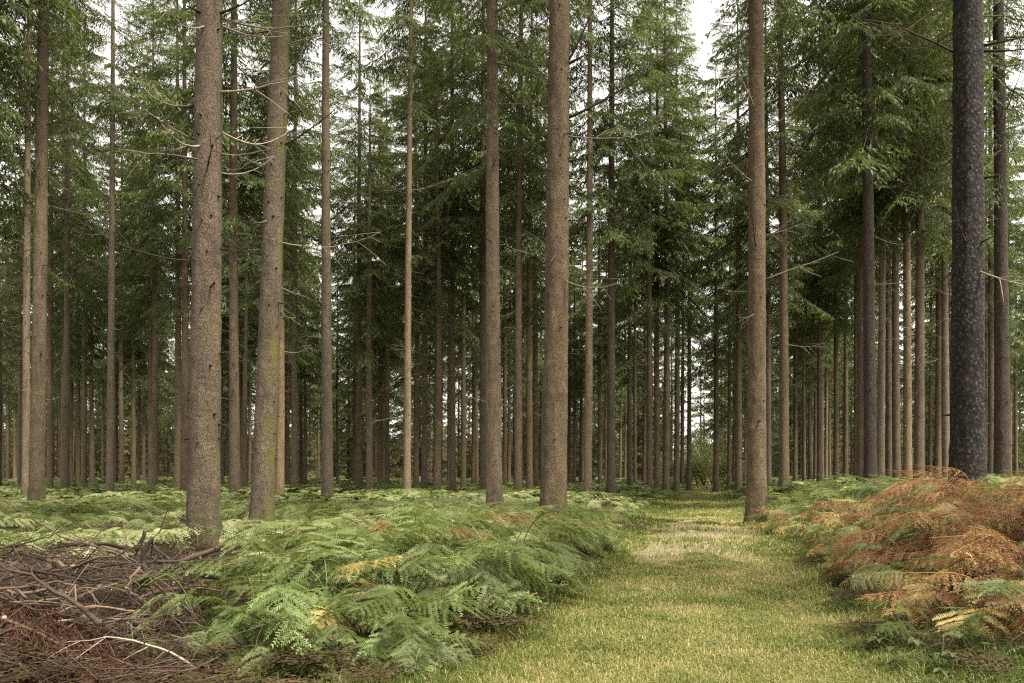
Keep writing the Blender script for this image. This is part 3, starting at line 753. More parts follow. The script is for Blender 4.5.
def far_wood():
    """the wood beyond: reads as one mass of boughs and stems"""
    rng = rng_(88); mb = MB(); st = MB()
    for k in range(300):
        Y = 104 + 70*rng.rand()**1.3; X = rng.uniform(-0.8, 0.8)*Y
        if abs(path_u(X, Y)) < 2.2 and Y < 118: continue
        q, t, w = crown_arrays(rng, rng.uniform(19, 26), rng.uniform(0.8, 4.5) + 1.5, 3.8, BOUGHS_LOW, 0.40, 3.0, wood=False)
        q = rotz(q, rng.uniform(0, 6.28)); q = q + np.array([X, Y, float(ground_h(X, Y))])
        mb.leaves(q, t)
        b = np.array([X, Y, float(ground_h(X, Y))-0.2])
        st.tube(np.stack([b, b+[0, 0, 10], b+[0, 0, 19]]), [0.19, 0.13, 0.03], 6, rng.uniform(0, 0.4), cap=False)
    for k in range(270):   # young conifers under the far trees
        Y = rng.uniform(92, 135); X = rng.uniform(-0.8, 0.8)*Y
        if abs(path_u(X, Y)) < 4.5: continue
        q, t, w = crown_arrays(rng, rng.uniform(5, 10), 0.5, 2.5, BOUGHS_LOW, 0.22, 0.4, wood=False)
        mb.leaves(q + np.array([X, Y, float(ground_h(X, Y))]), t)
    o = obj('far_wood', mb.mesh('far_wood', M['needles_far'])); tag(o, 'dark mass of conifers closing off the far end of the wood', 'far wood', kind='stuff')
    o2 = obj('stems', st.mesh('stems', M['bark_dim']), o); o2['kind'] = 'stuff'
far_wood()

# light green broadleaf shrubs at the end of the path
def shrub(px, Y, h, wd, seed, label):
    rng = rng_(seed); X = at_px(px, Y); root = empty('shrub', (X, Y, float(ground_h(X, Y))))
    tag(root, label, 'shrub', 'light green shrubs closing the path')
    st = MB(); lf = MB()
    for _ in range(16):
        a = rng.uniform(0, 6.28); tip = np.array([math.cos(a)*wd*rng.uniform(.2, 1), math.sin(a)*wd*rng.uniform(.2, 1), h*rng.uniform(.5, 1)])
        pts = dead_tube(st, rng, (0, 0, -0.1), tip, 0.03, -0.1, 0.05, 3, 4)
        n = 420; b = pts[rng.randint(3, len(pts), n)] + rng.normal(0, 0.5, (n, 3))
        d = rng.normal(size=(n, 3)); d /= np.linalg.norm(d, axis=1, keepdims=True)
        lf.leaves(spray_quads(b, d, rng.uniform(0.08, 0.15, n), rng.uniform(0.03, 0.05, n), rng), rng.uniform(0, 1, n))
    obj('stem', st.mesh('stem', M['twig']), root); obj('foliage', lf.mesh('foliage', M['shrub']), root)
shrub(704, 72, 3.6, 2.2, 1, 'light green leafy shrub standing right across the far end of the path')
shrub(697, 80, 5.0, 2.4, 2, 'taller pale shrub behind the one that closes the path')
shrub(712, 84, 6.5, 2.6, 3, 'tallest pale leafy shrub beneath the sky gap over the path end')
shrub(684, 78, 2.4, 1.8, 4, 'low green shrub at the left foot of the path end')
shrub(724, 76, 2.6, 2.0, 5, 'low yellow green shrub at the right foot of the path end')

# ------------------------------------------------------------------ bracken
def frond_quads(rng, blade=0.75, width=0.30, stipe=0.45, arch=1.0, npin=15, pin_sp=0.0115, lod=0, lazy=0.0):
    """local frame: base at origin, arching towards +x. Returns leaf quads, tints, stem points"""
    n = 24; s_ = np.linspace(0, 1, n); total = stipe+blade
    fr = stipe/total
    ang0 = R(rng.uniform(68, 82) - lazy*30); ang1 = R(rng.uniform(-44, 2)*arch)
    w = sstep(0.25*fr, 0.3+fr*0.85, s_); ang = ang0 + (ang1-ang0)*w
    dx = np.cos(ang)*total/n; dz = np.sin(ang)*total/n
    side = rng.uniform(-0.15, 0.15)
    P = np.stack([np.cumsum(dx)-dx[0], side*total*s_**2, np.cumsum(dz)-dz[0]], 1)
    def at(t): return np.array([np.interp(t, s_, P[:, k]) for k in range(3)]).T
    Q, T = [], []
    tl = rng.uniform(-0.1, 0.1)
    roll = rng.uniform(-0.35, 0.35)
    for i in range(npin):
        v = i/(npin-1.0); t = fr + (1-fr)*(v**0.9)*0.97
        p = at(np.array([t]))[0]; d = at(np.array([min(t+0.03, 1)]))[0]-at(np.array([t-0.03]))[0]; d /= np.linalg.norm(d)
        up = np.cross(d, np.array([0, 1.0, 0])); up = -up if up[2] < 0 else up
        lat0 = np.cross(up, d)
        lat0 = lat0*math.cos(roll) + up*math.sin(roll)
        L = width*((1-v)**0.85*(0.72+0.5*min(1, v*5)) + 0.025)
        for sd in (-1, 1):
            a = R(rng.uniform(62, 78) - 14*v)
            lat = lat0*sd
            pd = d*math.cos(a) + lat*math.sin(a); pd[2] -= 0.08 + rng.uniform(-0.16, 0.22); pd /= np.linalg.norm(pd)
            l = L*rng.uniform(0.85, 1.1)
            curl = rng.uniform(0.1, 0.75)
            pn = np.cross(pd, np.cross(up, pd)); 
            pn = up - pd*up.dot(pd); pn /= np.linalg.norm(pn)+1e-9
            inpl = np.cross(pn, pd); rl = rng.normal(0, 0.30) + 0.15*sd; inpl = inpl*math.cos(rl) + pn*math.sin(rl); ptint = rng.normal(0, 0.10)
            if lod >= 2:
                tipp = p + pd*l; tipp[2] -= curl*l*0.3; m = p+pd*l*0.4; ww = l*0.16+0.008
                Q.append(np.stack([p, m+inpl*ww, tipp, m-inpl*ww])[None]); T.append([tl])
                continue
            sp = pin_sp if lod == 0 else 0.034
            k = max(3, int(l/sp)); x = (np.arange(k)+0.35)/k
            c = p + pd*(l*x)[:, None]; c[:, 2] -= curl*l*x**2*0.45
            for s2 in (-1, 1):
                pl = np.clip((0.125 if lod == 0 else 0.15)*l*(1-x)**0.6*(0.8+0.4*np.minimum(1, x*6)) + 0.005, 0.005, 0.021 if lod == 0 else 0.05)*rng.uniform(0.85, 1.15, k)
                fw = pd*0.35
                dd = inpl*s2*0.93 + fw; dd = dd/np.linalg.norm(dd)
                tip = c + dd*pl[:, None] + rng.normal(0, 0.0022, (k, 3)); tip[:, 2] -= 0.15*pl; tip += pd*(0.25*pl)[:, None]
                hw = (sp*0.47 if lod == 0 else sp*0.44)
                b0 = c - pd*hw; b1 = c + pd*hw
                Q.append(np.stack([b0, tip - pd*hw*0.45, tip + pd*hw*0.55, b1], 1))
                T.append(np.full(k, tl + ptint*1.5) + 0.2*x + rng.normal(0, 0.07, k))
    Q = np.concatenate(Q); T = np.concatenate([np.asarray(t, float) for t in T])
    return Q, np.clip(0.5+T+rng.uniform(-0.05, 0.05), 0, 1), P

FR = {}
def frond_mesh(matk, idx):
    key = (matk, idx)
    if key in FR: return FR[key]
    rng = rng_(1000+idx)
    small = idx % 3 == 2
    lazy = 1.2 if idx in (3, 7) else 0.0
    q, t, P = frond_quads(rng, rng.uniform(0.45, 0.58) if small else rng.uniform(0.58, 0.85), rng.uniform(0.16, 0.22) if small else rng.uniform(0.20, 0.30), rng.uniform(0.28, 0.5), lazy=lazy)
    if matk in ('fern_rust',):   # dried fronds curl up and shrivel
        c = q.mean(1, keepdims=True); q = c + (q-c)*0.92; q = q + rng.normal(0, 0.004, (len(q), 1, 3)); q[..., 2] -= 0.22*np.abs(q[..., 1])
    mb = MB(); mb.leaves(q, t); mb.tube(P, np.linspace(0.0042, 0.0012, len(P)), 4, 0.75, cap=False)
    FR[key] = mb.mesh('frond', M[matk]); return FR[key]

def bracken_plant(x, y, mats, n, rng, label, group, az0=None, spread=3.14, s_=1.0, dz=0.0, tilt=0.0):
    root = empty('bracken_fern', (x, y, float(ground_h(x, y))+dz-0.03)); tag(root, label, 'fern', group)
    root.scale = (s_,)*3
    for k in range(n):
        mk = mats[rng.randint(len(mats))]
        f = obj('frond', frond_mesh(mk, rng.randint(9)), root)
        az = (rng.uniform(0, 6.28) if az0 is None else az0 + rng.uniform(-spread, spread))
        f.rotation_euler = (rng.normal(0, 0.22), tilt + rng.normal(-0.03, 0.22), az)
        f.location = (rng.normal(0, 0.06), rng.normal(0, 0.06), 0)
        f.scale = (0.84, 0.84, rng.uniform(1.0, 1.32))
    return root

FERNS = []
def near_bracken():
    rng = rng_(31)
    def ok(x, y, r): return all((x-a)**2+(y-b)**2 > r*r for a, b in FERNS)
    # ---- left mass, from the brush pile to the path
    cnt = 0; tries = 0
    while cnt < 145 and tries < 20000:
        tries += 1
        y = 4.6 + 8.9*rng.rand()**1.35; u = rng.uniform(-4.2, -1.62) - 0.25*(y < 5.2); x = u + 0.235*y - 0.05
        px = 512+F*x/y
        if y < 4.9 and px < 430: continue
        if px < 165 + (y < 8)*48 - (y > 9.5)*400 or px < -60: continue
        if abs(px-203) < 46 and y < 11.6 and y > 5.6: continue
        if not ok(x, y, 0.31+0.012*y): continue
        FERNS.append((x, y)); cnt += 1
        edge = u > -2.0
        nz = vnoise(x*0.8, y*0.8, 21)
        lab, grp, mats = 'green bracken fern in the mass between the brush pile and the path', 'green bracken of the left mass', ['fern_green', 'fern_green', 'fern_deep', 'fern_pale', 'fern_deep']
        if y > 9.0:
            mats = ['fern_green', 'fern_pale', 'fern_pale', 'fern_green']; lab = 'pale green bracken fern behind the near mass, before the thick trunks'; grp = 'pale bracken before the thick trunks'
            if nz > 0.55: mats = ['fern_yellow', 'fern_rust', 'fern_pale']; lab = 'bracken fern turning yellow and rust among pale green ones'; grp = 'turning bracken before the thick trunks'
        elif edge:
            mats = ['fern_deep', 'fern_deep', 'fern_green']; lab = 'deep green bracken fern arching over the left edge of the grassy path'; grp = 'deep green bracken along the left path edge'
        bracken_plant(x, y, mats, rng.randint(6, 9), rng, lab, grp, az0=(-0.5 if edge else None) if True else None, spread=1.5, s_=rng.uniform(0.85, 1.1)*(1.0 + 0.50*math.exp(-((u+2.3)/0.9)**2)*math.exp(-((y-7.3)/3.0)**2)), dz=0.0)
    for k in range(28):
        y = rng.uniform(4.35, 5.1); x = at_px(rng.uniform(185, 425), y)
        bracken_plant(x, y, ['fern_deep'], 6, rng, 'short dark bracken fern at the bottom of the left mass, nearest the viewer', 'short bracken before the left mass', az0=-0.8, spread=1.6, s_=rng.uniform(0.5, 0.75)); FERNS.append((x, y))
    # the bleached frond over the dark hollow, and the rusty ones inside it
    for (px, py, Y, mats, lab) in ((330, 606, 5.0, ['fern_yellow'], 'yellow bracken frond bleached by autumn over the dark hollow in the left mass'),
                                   (362, 622, 5.9, ['fern_rust'], 'rust brown bracken inside the dark hollow of the left mass')):
        x = at_px(px, Y); bracken_plant(x, Y, mats, 4, rng, lab, None, az0=-0.9, spread=0.9, s_=1.05); FERNS.append((x, Y))
    # rust clump on the path's left edge beneath the thick ringed trunk
    for k in range(9):
        Y = rng.uniform(11.5, 16.5); x = 0.235*Y - 0.05 - rng.uniform(1.5, 2.3)
        bracken_plant(x, Y, ['fern_rust', 'fern_yellow', 'fern_pale', 'fern_rust'], 5, rng, 'rust and yellow bracken clump on the path edge by the thick ringed trunk', 'rusty bracken by the ringed trunk', az0=-0.4, spread=2, s_=rng.uniform(0.6, 0.9)); FERNS.append((x, Y))
    # ---- right bank
    cnt = 0; tries = 0
    while cnt < 125 and tries < 20000:
        tries += 1
        y = rng.uniform(4.6, 17); u = rng.uniform(1.55, 6.0); x = u + 0.235*y - 0.05
        px = 512+F*x/y
        if px > 1120: continue
        if not ok(x, y, 0.36+0.014*y): continue
        FERNS.append((x, y)); cnt += 1
        az0 = 3.6; sp = 1.3; s_ = rng.uniform(0.9, 1.2)
        nz = vnoise(x*0.7+9, y*0.7, 23)
        if y < 5.0 and u < 2.6:
            mats = ['fern_deep', 'fern_deep', 'fern_rust']; lab = 'dark green bracken fern low in the shade at the foot of the right bank'; grp = 'shaded green bracken at the foot of the right bank'; s_ *= 0.75
        elif u < 1.95:
            mats = ['fern_rust', 'fern_rust', 'fern_pale', 'fern_rust', 'fern_green', 'fern_yellow']; lab = 'mixed green bracken fern along the right edge of the grassy path'; grp = 'mixed bracken along the right path edge'; s_ *= 0.7
        elif y > 13.0 or nz > 0.62:
            mats = ['fern_green', 'fern_deep', 'fern_pale']; lab = 'green bracken fern raised along the top of the right bank'; grp = 'green bracken on top of the right bank'
        elif nz < -0.68:
            mats = ['fern_yellow', 'fern_green', 'fern_yellow']; lab = 'yellow green bracken fern among the rusty ones of the right bank'; grp = 'yellowing bracken on the right bank'
        else:
            mats = ['fern_rust']*7 + ['fern_yellow', 'fern_deep', 'fern_pale']; lab = 'rust brown bracken fern covering the right bank'; grp = 'rusty bracken on the right bank'
        bracken_plant(x, y, mats, rng.randint(6, 9), rng, lab, grp, az0=az0, spread=sp, s_=s_)
    for k in range(7):
        y = rng.uniform(4.6, 5.5); x = at_px(rng.uniform(905, 1050), y)
        bracken_plant(x, y, ['fern_deep'], 5, rng, 'small dark green bracken fern in the bottom right corner before the rusty bank', 'dark green ferns in the bottom right corner', az0=3.6, spread=1.6, s_=rng.uniform(0.55, 0.8)); FERNS.append((x, y))
    for (px, Y, lab) in ((985, 11.2, 'green bracken fern rising against the right side of the black trunk'), (1015, 11.6, 'tall green bracken fern between the black trunk and the scaly one'), (1022, 8.6, 'green bracken fern at the right end of the rusty bank'), (1000, 9.6, 'green bracken fern spreading out just right of the black trunk'), (835, 13.2, 'tall green bracken fern arching over the bank before the flaky trio')):
        x = at_px(px, Y); bracken_plant(x, Y, ['fern_green', 'fern_deep'], 7, rng, lab, None, s_=1.05); FERNS.append((x, Y))
near_bracken()

def far_bracken():
    """bracken carpeting the wood behind the single plants"""
    rng = rng_(41)
    LODQ = {1: [frond_quads(rng_(2000+k), 0.8, 0.32, 0.4, npin=11, lod=1) for k in range(8)], 2: [frond_quads(rng_(2100+k), 0.85, 0.36, 0.4, npin=12, lod=2) for k in range(8)]}
    mb = MB()
    def scatter(n, y0, y1, lod, smin, smax, pw=1.0):
        done = 0
        while done < n:
            Y = y0 + (y1-y0)*rng.rand()**pw; X = rng.uniform(-0.72, 0.72)*Y; u = path_u(X, Y)
            hw = 1.5 if Y < 45 else 1.5*(1-sstep(45, 60, Y))
            if -hw-0.15 < u < hw+0.1: continue
            left = u < 0
            if left and Y < 13 and u > -4.3: continue
            if left and Y < 9.0 and 512+F*X/Y < 240: continue
            if left and Y < 11.6 and 155 < 512+F*X/Y < 262: continue
            if not left and Y < 16.5 and u < 6.2: continue
            if not left and Y < 7: continue
            dens = 0.62 + 0.5*vnoise(X*0.35, Y*0.35, 51)
            if rng.rand() > dens: continue
            q, t, P = LODQ[lod][rng.randint(8)]
            s_ = rng.uniform(smin, smax)*(0.75+0.3*vnoise(X*0.5, Y*0.5, 57))*(0.72 if abs(u) < 2.4 else 1)
            az = rng.uniform(0, 6.28)
            q2 = rotz(q*s_, az) + np.array([X, Y, float(ground_h(X, Y))-0.02])
            nz = vnoise(X*0.45, Y*0.45, 61)*0.5 + vnoise(X*1.3, Y*1.3, 62)*0.3 + rng.normal(0, 0.16)
            col = 0.60 + nz*0.62 - (0.16 if u > 2 and Y < 24 else 0)
            mb.leaves(q2, np.clip(col + (t-0.5)*0.5, 0.0, 1)); done += 1
    scatter(2600, 7, 26, 1, 0.8, 1.15, 0.8)
    scatter(5200, 24, 62, 2, 0.9, 1.3, 0.9)
    scatter(2600, 60, 105, 2, 1.2, 1.9)
    tag(obj('bracken_carpet', mb.mesh('bracken_carpet', M['fern_mixed'])), 'pale green and yellowing bracken carpeting the floor of the wood', 'bracken', kind='stuff')
    # dead fronds and litter below everything
    lt = MB()
    def litter(n, f):
        done = 0
        while done < n:
            X, Y = f(); u = path_u(X, Y)
            if -1.35 < u < 1.4: continue
            q, t, P = LODQ[1][rng.randint(8)]
            q2 = q.copy(); q2[..., 2] = q2[..., 2]*0.14; q2 *= rng.uniform(0.5, 0.85)
            q2 = q2 + rng.normal(0, 0.01, (len(q), 1, 3))
            q2 = rotz(q2, rng.uniform(0, 6.28)) + np.array([X, Y, float(ground_h(X, Y))+rng.uniform(0.0, 0.14)])
            lt.leaves(q2, np.clip(t-0.1+rng.normal(0, 0.2), 0, 1)); done += 1
    litter(900, lambda: (rng.uniform(-5.5, 1.6), rng.uniform(3.6, 13)))
    litter(500, lambda: (rng.uniform(1.8, 8), rng.uniform(4.0, 12)))
    tag(obj('bracken_litter', lt.mesh('bracken_litter', M['litter'])), 'brown broken fern litter lying under the bracken', 'litter', kind='stuff')
far_bracken()

# ------------------------------------------------------------------ path grass
def grass():
    rng = rng_(51)
    n = 380000
    inv = rng.uniform(1/46.0, 1/3.6, n); Y = 1/inv
    u = np.clip(rng.normal(0, 0.95, n), -2.2, 2.2); u = np.where(rng.rand(n) < 0.7, rng.uniform(-1.75, 1.8, n), u)
    X = u + 0.235*Y - 0.05
    cl = vnoise(X*2.2, Y*2.2, 71)*0.5 + vnoise(X*5.5, Y*5.5, 72)*0.35 + vnoise(X*0.7, Y*0.7, 73)*0.5
    edge = sstep(0.75, 1.5, np.abs(u))
    dd = ((Y-14.5)*0.16)**2 + (u*0.75)**2 + vnoise(X*1.6, Y*1.6, 75)*0.7
    keep = rng.rand(n) < np.where(dd < 0.6, 0.12, 1.0)*np.clip(0.75+0.5*cl, 0.25, 1)
    X, Y, u, cl, edge = X[keep], Y[keep], u[keep], cl[keep], edge[keep]; n = len(X)
    L = (0.035 + 0.035*rng.rand(n) + 0.10*np.clip(cl, 0, 1)*rng.rand(n) + 0.10*edge*rng.rand(n)**2)*(1+0.012*Y)
    wd = np.maximum(0.0015, 0.00042*Y)*rng.uniform(0.8, 1.4, n)
    az = rng.uniform(0, 6.28, n) + 2*vnoise(X*3, Y*3, 77); lean = rng.uniform(0.3, 2.0, n)
    tx, ty = np.cos(az), np.sin(az)
    b = np.stack([X, Y, ground_h(X, Y)-0.005], 1)
    sd = np.stack([-ty, tx, np.zeros(n)], 1)
    m = b + np.stack([tx*L*0.32*lean, ty*L*0.32*lean, L*0.6], 1)
    tip = b + np.stack([tx*L*0.9*lean, ty*L*0.9*lean, L*np.clip(1.05-0.45*lean, 0.15, 1)], 1)
    V = np.stack([b-sd*wd[:, None], b+sd*wd[:, None], m+sd*wd[:, None]*0.8, m-sd*wd[:, None]*0.8, tip], 1)
    k = np.arange(n)[:, None]*5
    q = k + np.array([[0, 1, 2, 3]]); t3 = k + np.array([[3, 2, 4]])
    base = np.clip(0.35 - 0.36*cl - 0.30*edge + 0.10*np.exp(-((Y-14)/6.0)**2) + rng.normal(0, 0.16, n) + 0.04*np.clip(u, -1, 1), 0, 1)
    base = np.where(rng.rand(n) < 0.08, rng.uniform(0.70, 1.0, n), base)
    me = mesh_np('grass', V.reshape(-1, 3), [q, t3], M['grass'], np.repeat(base, 5))
    tag(obj('grass', me), 'short green and straw coloured grass covering the path', 'grass', kind='stuff')
grass()

# pale stones pressed into the worn patch
def stone(px, py, r, seed, lab):
    rng = rng_(seed); Y = F*EYE/(py-HOR); X = at_px(px, Y)
    u_, v_ = np.meshgrid(np.linspace(0, math.pi, 9), np.arange(14)*2*math.pi/14, indexing='ij')
    k = 1+0.22*vnoise(np.cos(v_)*1.5+seed*7, np.cos(u_)*2+np.sin(v_)*1.5, seed)
    V = np.stack([np.sin(u_)*np.cos(v_)*r*k, np.sin(u_)*np.sin(v_)*r*0.8*k, np.cos(u_)*r*0.38*k], -1)
    i = np.arange(8)[:, None]; j = np.arange(14)[None]; j2 = (j+1) % 14
    q = np.stack([i*14+j, (i+1)*14+j, (i+1)*14+j2, i*14+j2], -1).reshape(-1, 4)
    o = obj('stone', mesh_np('stone', V.reshape(-1, 3), [q], M['stone'], smooth=True)); o.location = (X, Y, float(ground_h(X, Y))+r*0.02)
    o.rotation_euler.z = rng.uniform(0, 6)
    tag(o, lab, 'stone', 'pale stones in the path')
stone(646, 591, 0.075, 1, 'largest pale flat stone lying alone in the grass of the path')
stone(684, 591, 0.045, 2, 'small pale stone in the grass beside the largest one')
_rs = rng_(5)
for k in range(9):
    stone(_rs.uniform(655, 735), _rs.uniform(528, 556), _rs.uniform(0.04, 0.10), 10+k, 'pale stone pressed into the worn patch of the path')

# ------------------------------------------------------------------ brush pile
def P3(px, py, Y): return np.array([at_px(px, Y), Y, z_px(py, Y)])
def brush_branch(p0, p1, r0, seed, mat, label, group=None, sag=0.0, forks=3, curl=0.0, wiggle=0.07, blunt=False):
    rng = rng_(seed); mb = MB(); c = (np.asarray(p0)+np.asarray(p1))/2
    a, b = np.asarray(p0)-c, np.asarray(p1)-c
    if blunt:
        t = np.linspace(0, 1, 10)[:, None]; pts = a + (b-a)*t; pts[:, 0] += 0.03*np.sin(t[:, 0]*5+seed); pts[:, 2] -= sag*4*t[:, 0]*(1-t[:, 0])
        mb.tube(pts, r0*(1-0.25*t[:, 0])*(1+0.10*rng.normal(size=10)), 9, 0.4)
        for _ in range(forks):
            k = rng.randint(2, 8); d = rng.normal(size=3); d /= np.linalg.norm(d)
            mb.tube(np.stack([pts[k], pts[k]+d*(r0+0.03)]), [r0*0.4, r0*0.25], 6, 0.5)
    else:
        dead_tube(mb, rng, a, b, r0, sag, wiggle, forks, 6, rng.uniform(0.1, 0.9), 14, curl)
    o = obj('dead_branch', mb.mesh('dead_branch', M[mat], smooth=True)); o.location = c
    tag(o, label, 'branch', group)
def brush_pile():
    rng = rng_(61)
    G = 'branches of the brush pile'
    bb = brush_branch
    bb(P3(127, 610, 5.35), P3(145, 578, 5.5), .022, 1, 'brush_dark', 'black curved lower limb in the middle of the brush pile', G, forks=2, blunt=True)
    bb(P3(145, 583, 5.5), P3(149.5, 537, 5.5), .019, 2, 'brush_dark', 'blackened upright stub with a broken top, taller of the two in the brush pile', G, forks=2, blunt=True)
    bb(P3(140, 566, 5.8), P3(140.5, 531, 5.8), .018, 3, 'brush_dark', 'short square cut upright stub behind the taller one in the brush pile', G, forks=0, blunt=True)
    bb(P3(178, 566, 6.6), P3(230, 541, 6.5), .030, 4, 'brush', 'thick log slanting up to the right in front of the thick trunk', G, forks=2, blunt=True)
    bb(P3(152, 546, 6.7), P3(184, 570, 6.6), .016, 5, 'brush', 'bent brown branch hanging down beside the upright stubs', G, forks=1, wiggle=0.03)
    bb(P3(62, 543, 7.2), P3(124, 557, 7.0), .020, 6, 'brush', 'grey bent pole along the rear top of the brush pile', G, sag=-0.05, forks=2)
    bb(P3(85, 580, 6.0), P3(238, 580, 6.2), .016, 7, 'brush', 'long level pole lying across the middle of the brush pile', G, forks=2, wiggle=0.03)
    bb(P3(118, 608, 5.7), P3(236, 588, 6.0), .019, 8, 'brush', 'curved grey pole sweeping right below the level one', G, sag=-0.10, forks=2)
    bb(P3(30, 585, 5.6), P3(178, 652, 5.0), .016, 9, 'brush', 'long sagging bough running down across the front of the brush pile', G, sag=0.06, forks=4)
    bb(P3(112, 633, 5.1), P3(192, 652, 5.0), .020, 10, 'brush_dark', 'dark thick limb at the lower front of the brush pile', G, sag=0.03, forks=3)
    bb(P3(66, 600, 5.4), P3(88, 634, 5.2), .013, 11, 'brush_dark', 'short dark crooked stick in the front of the brush pile', G, forks=1)
    bb(P3(18, 590, 5.2), P3(72, 646, 4.9), .008, 12, 'dead_pale', 'long thin pale stick slanting down over the rusty needles', G, forks=2)
    bb(P3(84, 655, 4.7), P3(128, 686, 4.5), .011, 13, 'dead_pale', 'bare pale stick at the bottom below the rusty needles', G, forks=2)
    bb(P3(0, 660, 4.5), P3(14, 688, 4.4), .009, 14, 'dead_pale', 'short pale stick in the bottom corner below the rusty needles', G, forks=0)
    bb(P3(92, 545, 6.4), P3(62, 595, 5.9), .007, 15, 'dead_pale', 'thin pale wand crossing the rear of the brush pile', G, forks=1)
    bb(P3(52, 560, 5.7), P3(58, 600, 5.6), .030, 16, 'brush', 'rotten brown stump of wood standing in the left of the brush pile', G, forks=1, blunt=True)
    lab = {0: 'bare dead branch tangled in the rear of the brush pile', 1: 'bare dead branch tangled in the middle of the brush pile', 2: 'bare dead branch tangled in the front of the brush pile'}
    for k in range(105):
        Y = rng.uniform(4.2, 7.4); px = rng.uniform(-40, 195); tier = 0 if Y > 6.5 else (1 if Y > 5.5 else 2)
        x = at_px(px, Y); g = float(ground_h(x, Y))
        top = 0.55*math.exp(-((px-60)/140.0)**2)*math.exp(-((Y-6.0)/1.6)**2) + 0.10
        z = g + rng.uniform(0.02, 1.0)*top
        L = rng.uniform(0.4, 1.4); az = rng.normal(0.0, 0.8) + (math.pi if rng.rand() < 0.5 else 0); pit = rng.normal(0, 0.22)
        d = np.array([math.cos(az)*math.cos(pit), math.sin(az)*math.cos(pit)*0.6, math.sin(pit)])*L/2
        c = np.array([x, Y, z])
        r0 = rng.uniform(0.005, 0.017)
        bb(c-d, c+d, r0, 100+k, ['brush', 'brush', 'dead_pale', 'brush', 'brush_dark'][rng.randint(5)], lab[tier], ['rear', 'middle', 'front'][tier] + ' loose branches of the brush pile', sag=rng.uniform(-0.14, 0.12), forks=rng.randint(3, 7), wiggle=0.20, curl=rng.uniform(-0.15, 0.2))
    # fine twigs nobody could count
    mb = MB()
    for k in range(1000):
        Y = rng.uniform(4.2, 7.8); px = rng.uniform(-60, 215); x = at_px(px, Y)
        top = 0.42*math.exp(-((px-60)/150.0)**2)*math.exp(-((Y-6.0)/1.7)**2) + 0.10
        z = float(ground_h(x, Y)) + rng.uniform(0.0, 1.0)*top
        L = rng.uniform(0.2, 0.8); d = rng.normal(size=3)*np.array([1, 0.7, 0.45]); d /= np.linalg.norm(d); d *= L/2
        c = np.array([x, Y, z]); dead_tube(mb, rng, c-d, c+d, rng.uniform(0.0018, 0.004), rng.uniform(-0.15, 0.15), 0.1, rng.randint(1, 4), 3, rng.uniform(0, 1), 6)
    for k in range(160):   # loose sticks on the bracken floor
        Y = rng.uniform(6.5, 10); px = rng.uniform(-20, 330); x = at_px(px, Y); c = np.array([x, Y, float(ground_h(x, Y))+rng.uniform(0.02, 0.2)])
        d = rng.normal(size=3)*np.array([1, 0.7, 0.25]); d /= np.linalg.norm(d); d *= rng.uniform(0.1, 0.4)
        dead_tube(mb, rng, c-d, c+d, rng.uniform(0.002, 0.005), 0.05, 0.1, 2, 3, rng.uniform(0, 1), 6)
    for k in range(260):
        Y = rng.uniform(3.7, 5.0); px = rng.uniform(-60, 175); x = at_px(px, Y); c = np.array([x, Y, float(ground_h(x, Y))+rng.uniform(0.01, 0.18)])
        d = rng.normal(size=3)*np.array([1, 0.7, 0.3]); d /= np.linalg.norm(d); d *= rng.uniform(0.08, 0.35)
        dead_tube(mb, rng, c-d, c+d, rng.uniform(0.002, 0.006), rng.uniform(-.1, .1), 0.1, 2, 3, rng.uniform(0, 1), 6)
    tag(obj('brushwood_twigs', mb.mesh('brushwood_twigs', M['brush'])), 'fine dead twigs filling the brush pile', 'twigs', kind='stuff')
    # rusty dead conifer boughs in the bottom corner
    for k, (px, py, Y, az, L, lab) in enumerate(((-16, 598, 4.75, -0.30, 0.75, 'rusty needled dead bough at the left side of the brush pile, upper one'), (-6, 622, 4.5, -0.42, 0.95, 'longest rusty needled dead bough slanting down before the brush pile'),
                                           (44, 640, 4.4, -0.35, 0.62, 'rusty needled dead bough pointing right under the brush pile'), (-20, 646, 4.3, -0.2, 0.8, 'rusty needled dead bough lowest in the bottom corner'))):
        root = empty('dead_conifer_bough', tuple(P3(px, py, Y)+np.array([0, 0, 0.03])), (0, 0.10, az)); tag(root, lab, 'bough', 'rusty boughs beside the brush pile')
        rg = rng_(70+k); q, t, ax = branch_template(rg, L=1.4, step=0.028, sp=0.013, size=0.20)
        c_ = q[:, :1]; q = c_*(L/1.0)*np.array([1, 0.8, 0.7]) + (q-c_)
        q = q + rg.normal(0, 0.02, (len(q), 1, 3))
        mb = MB(); mb.leaves(q, np.clip(t+rg.normal(0, 0.15, len(t)), 0, 1)); obj('needles', mb.mesh('needles', M['rust_needles']), root)
        s_ = MB(); s_.tube(ax(np.linspace(0, 1, 8))*L, np.linspace(0.012, 0.003, 8), 6, 0.4); obj('stem', s_.mesh('stem', M['brush']), root)
brush_pile()

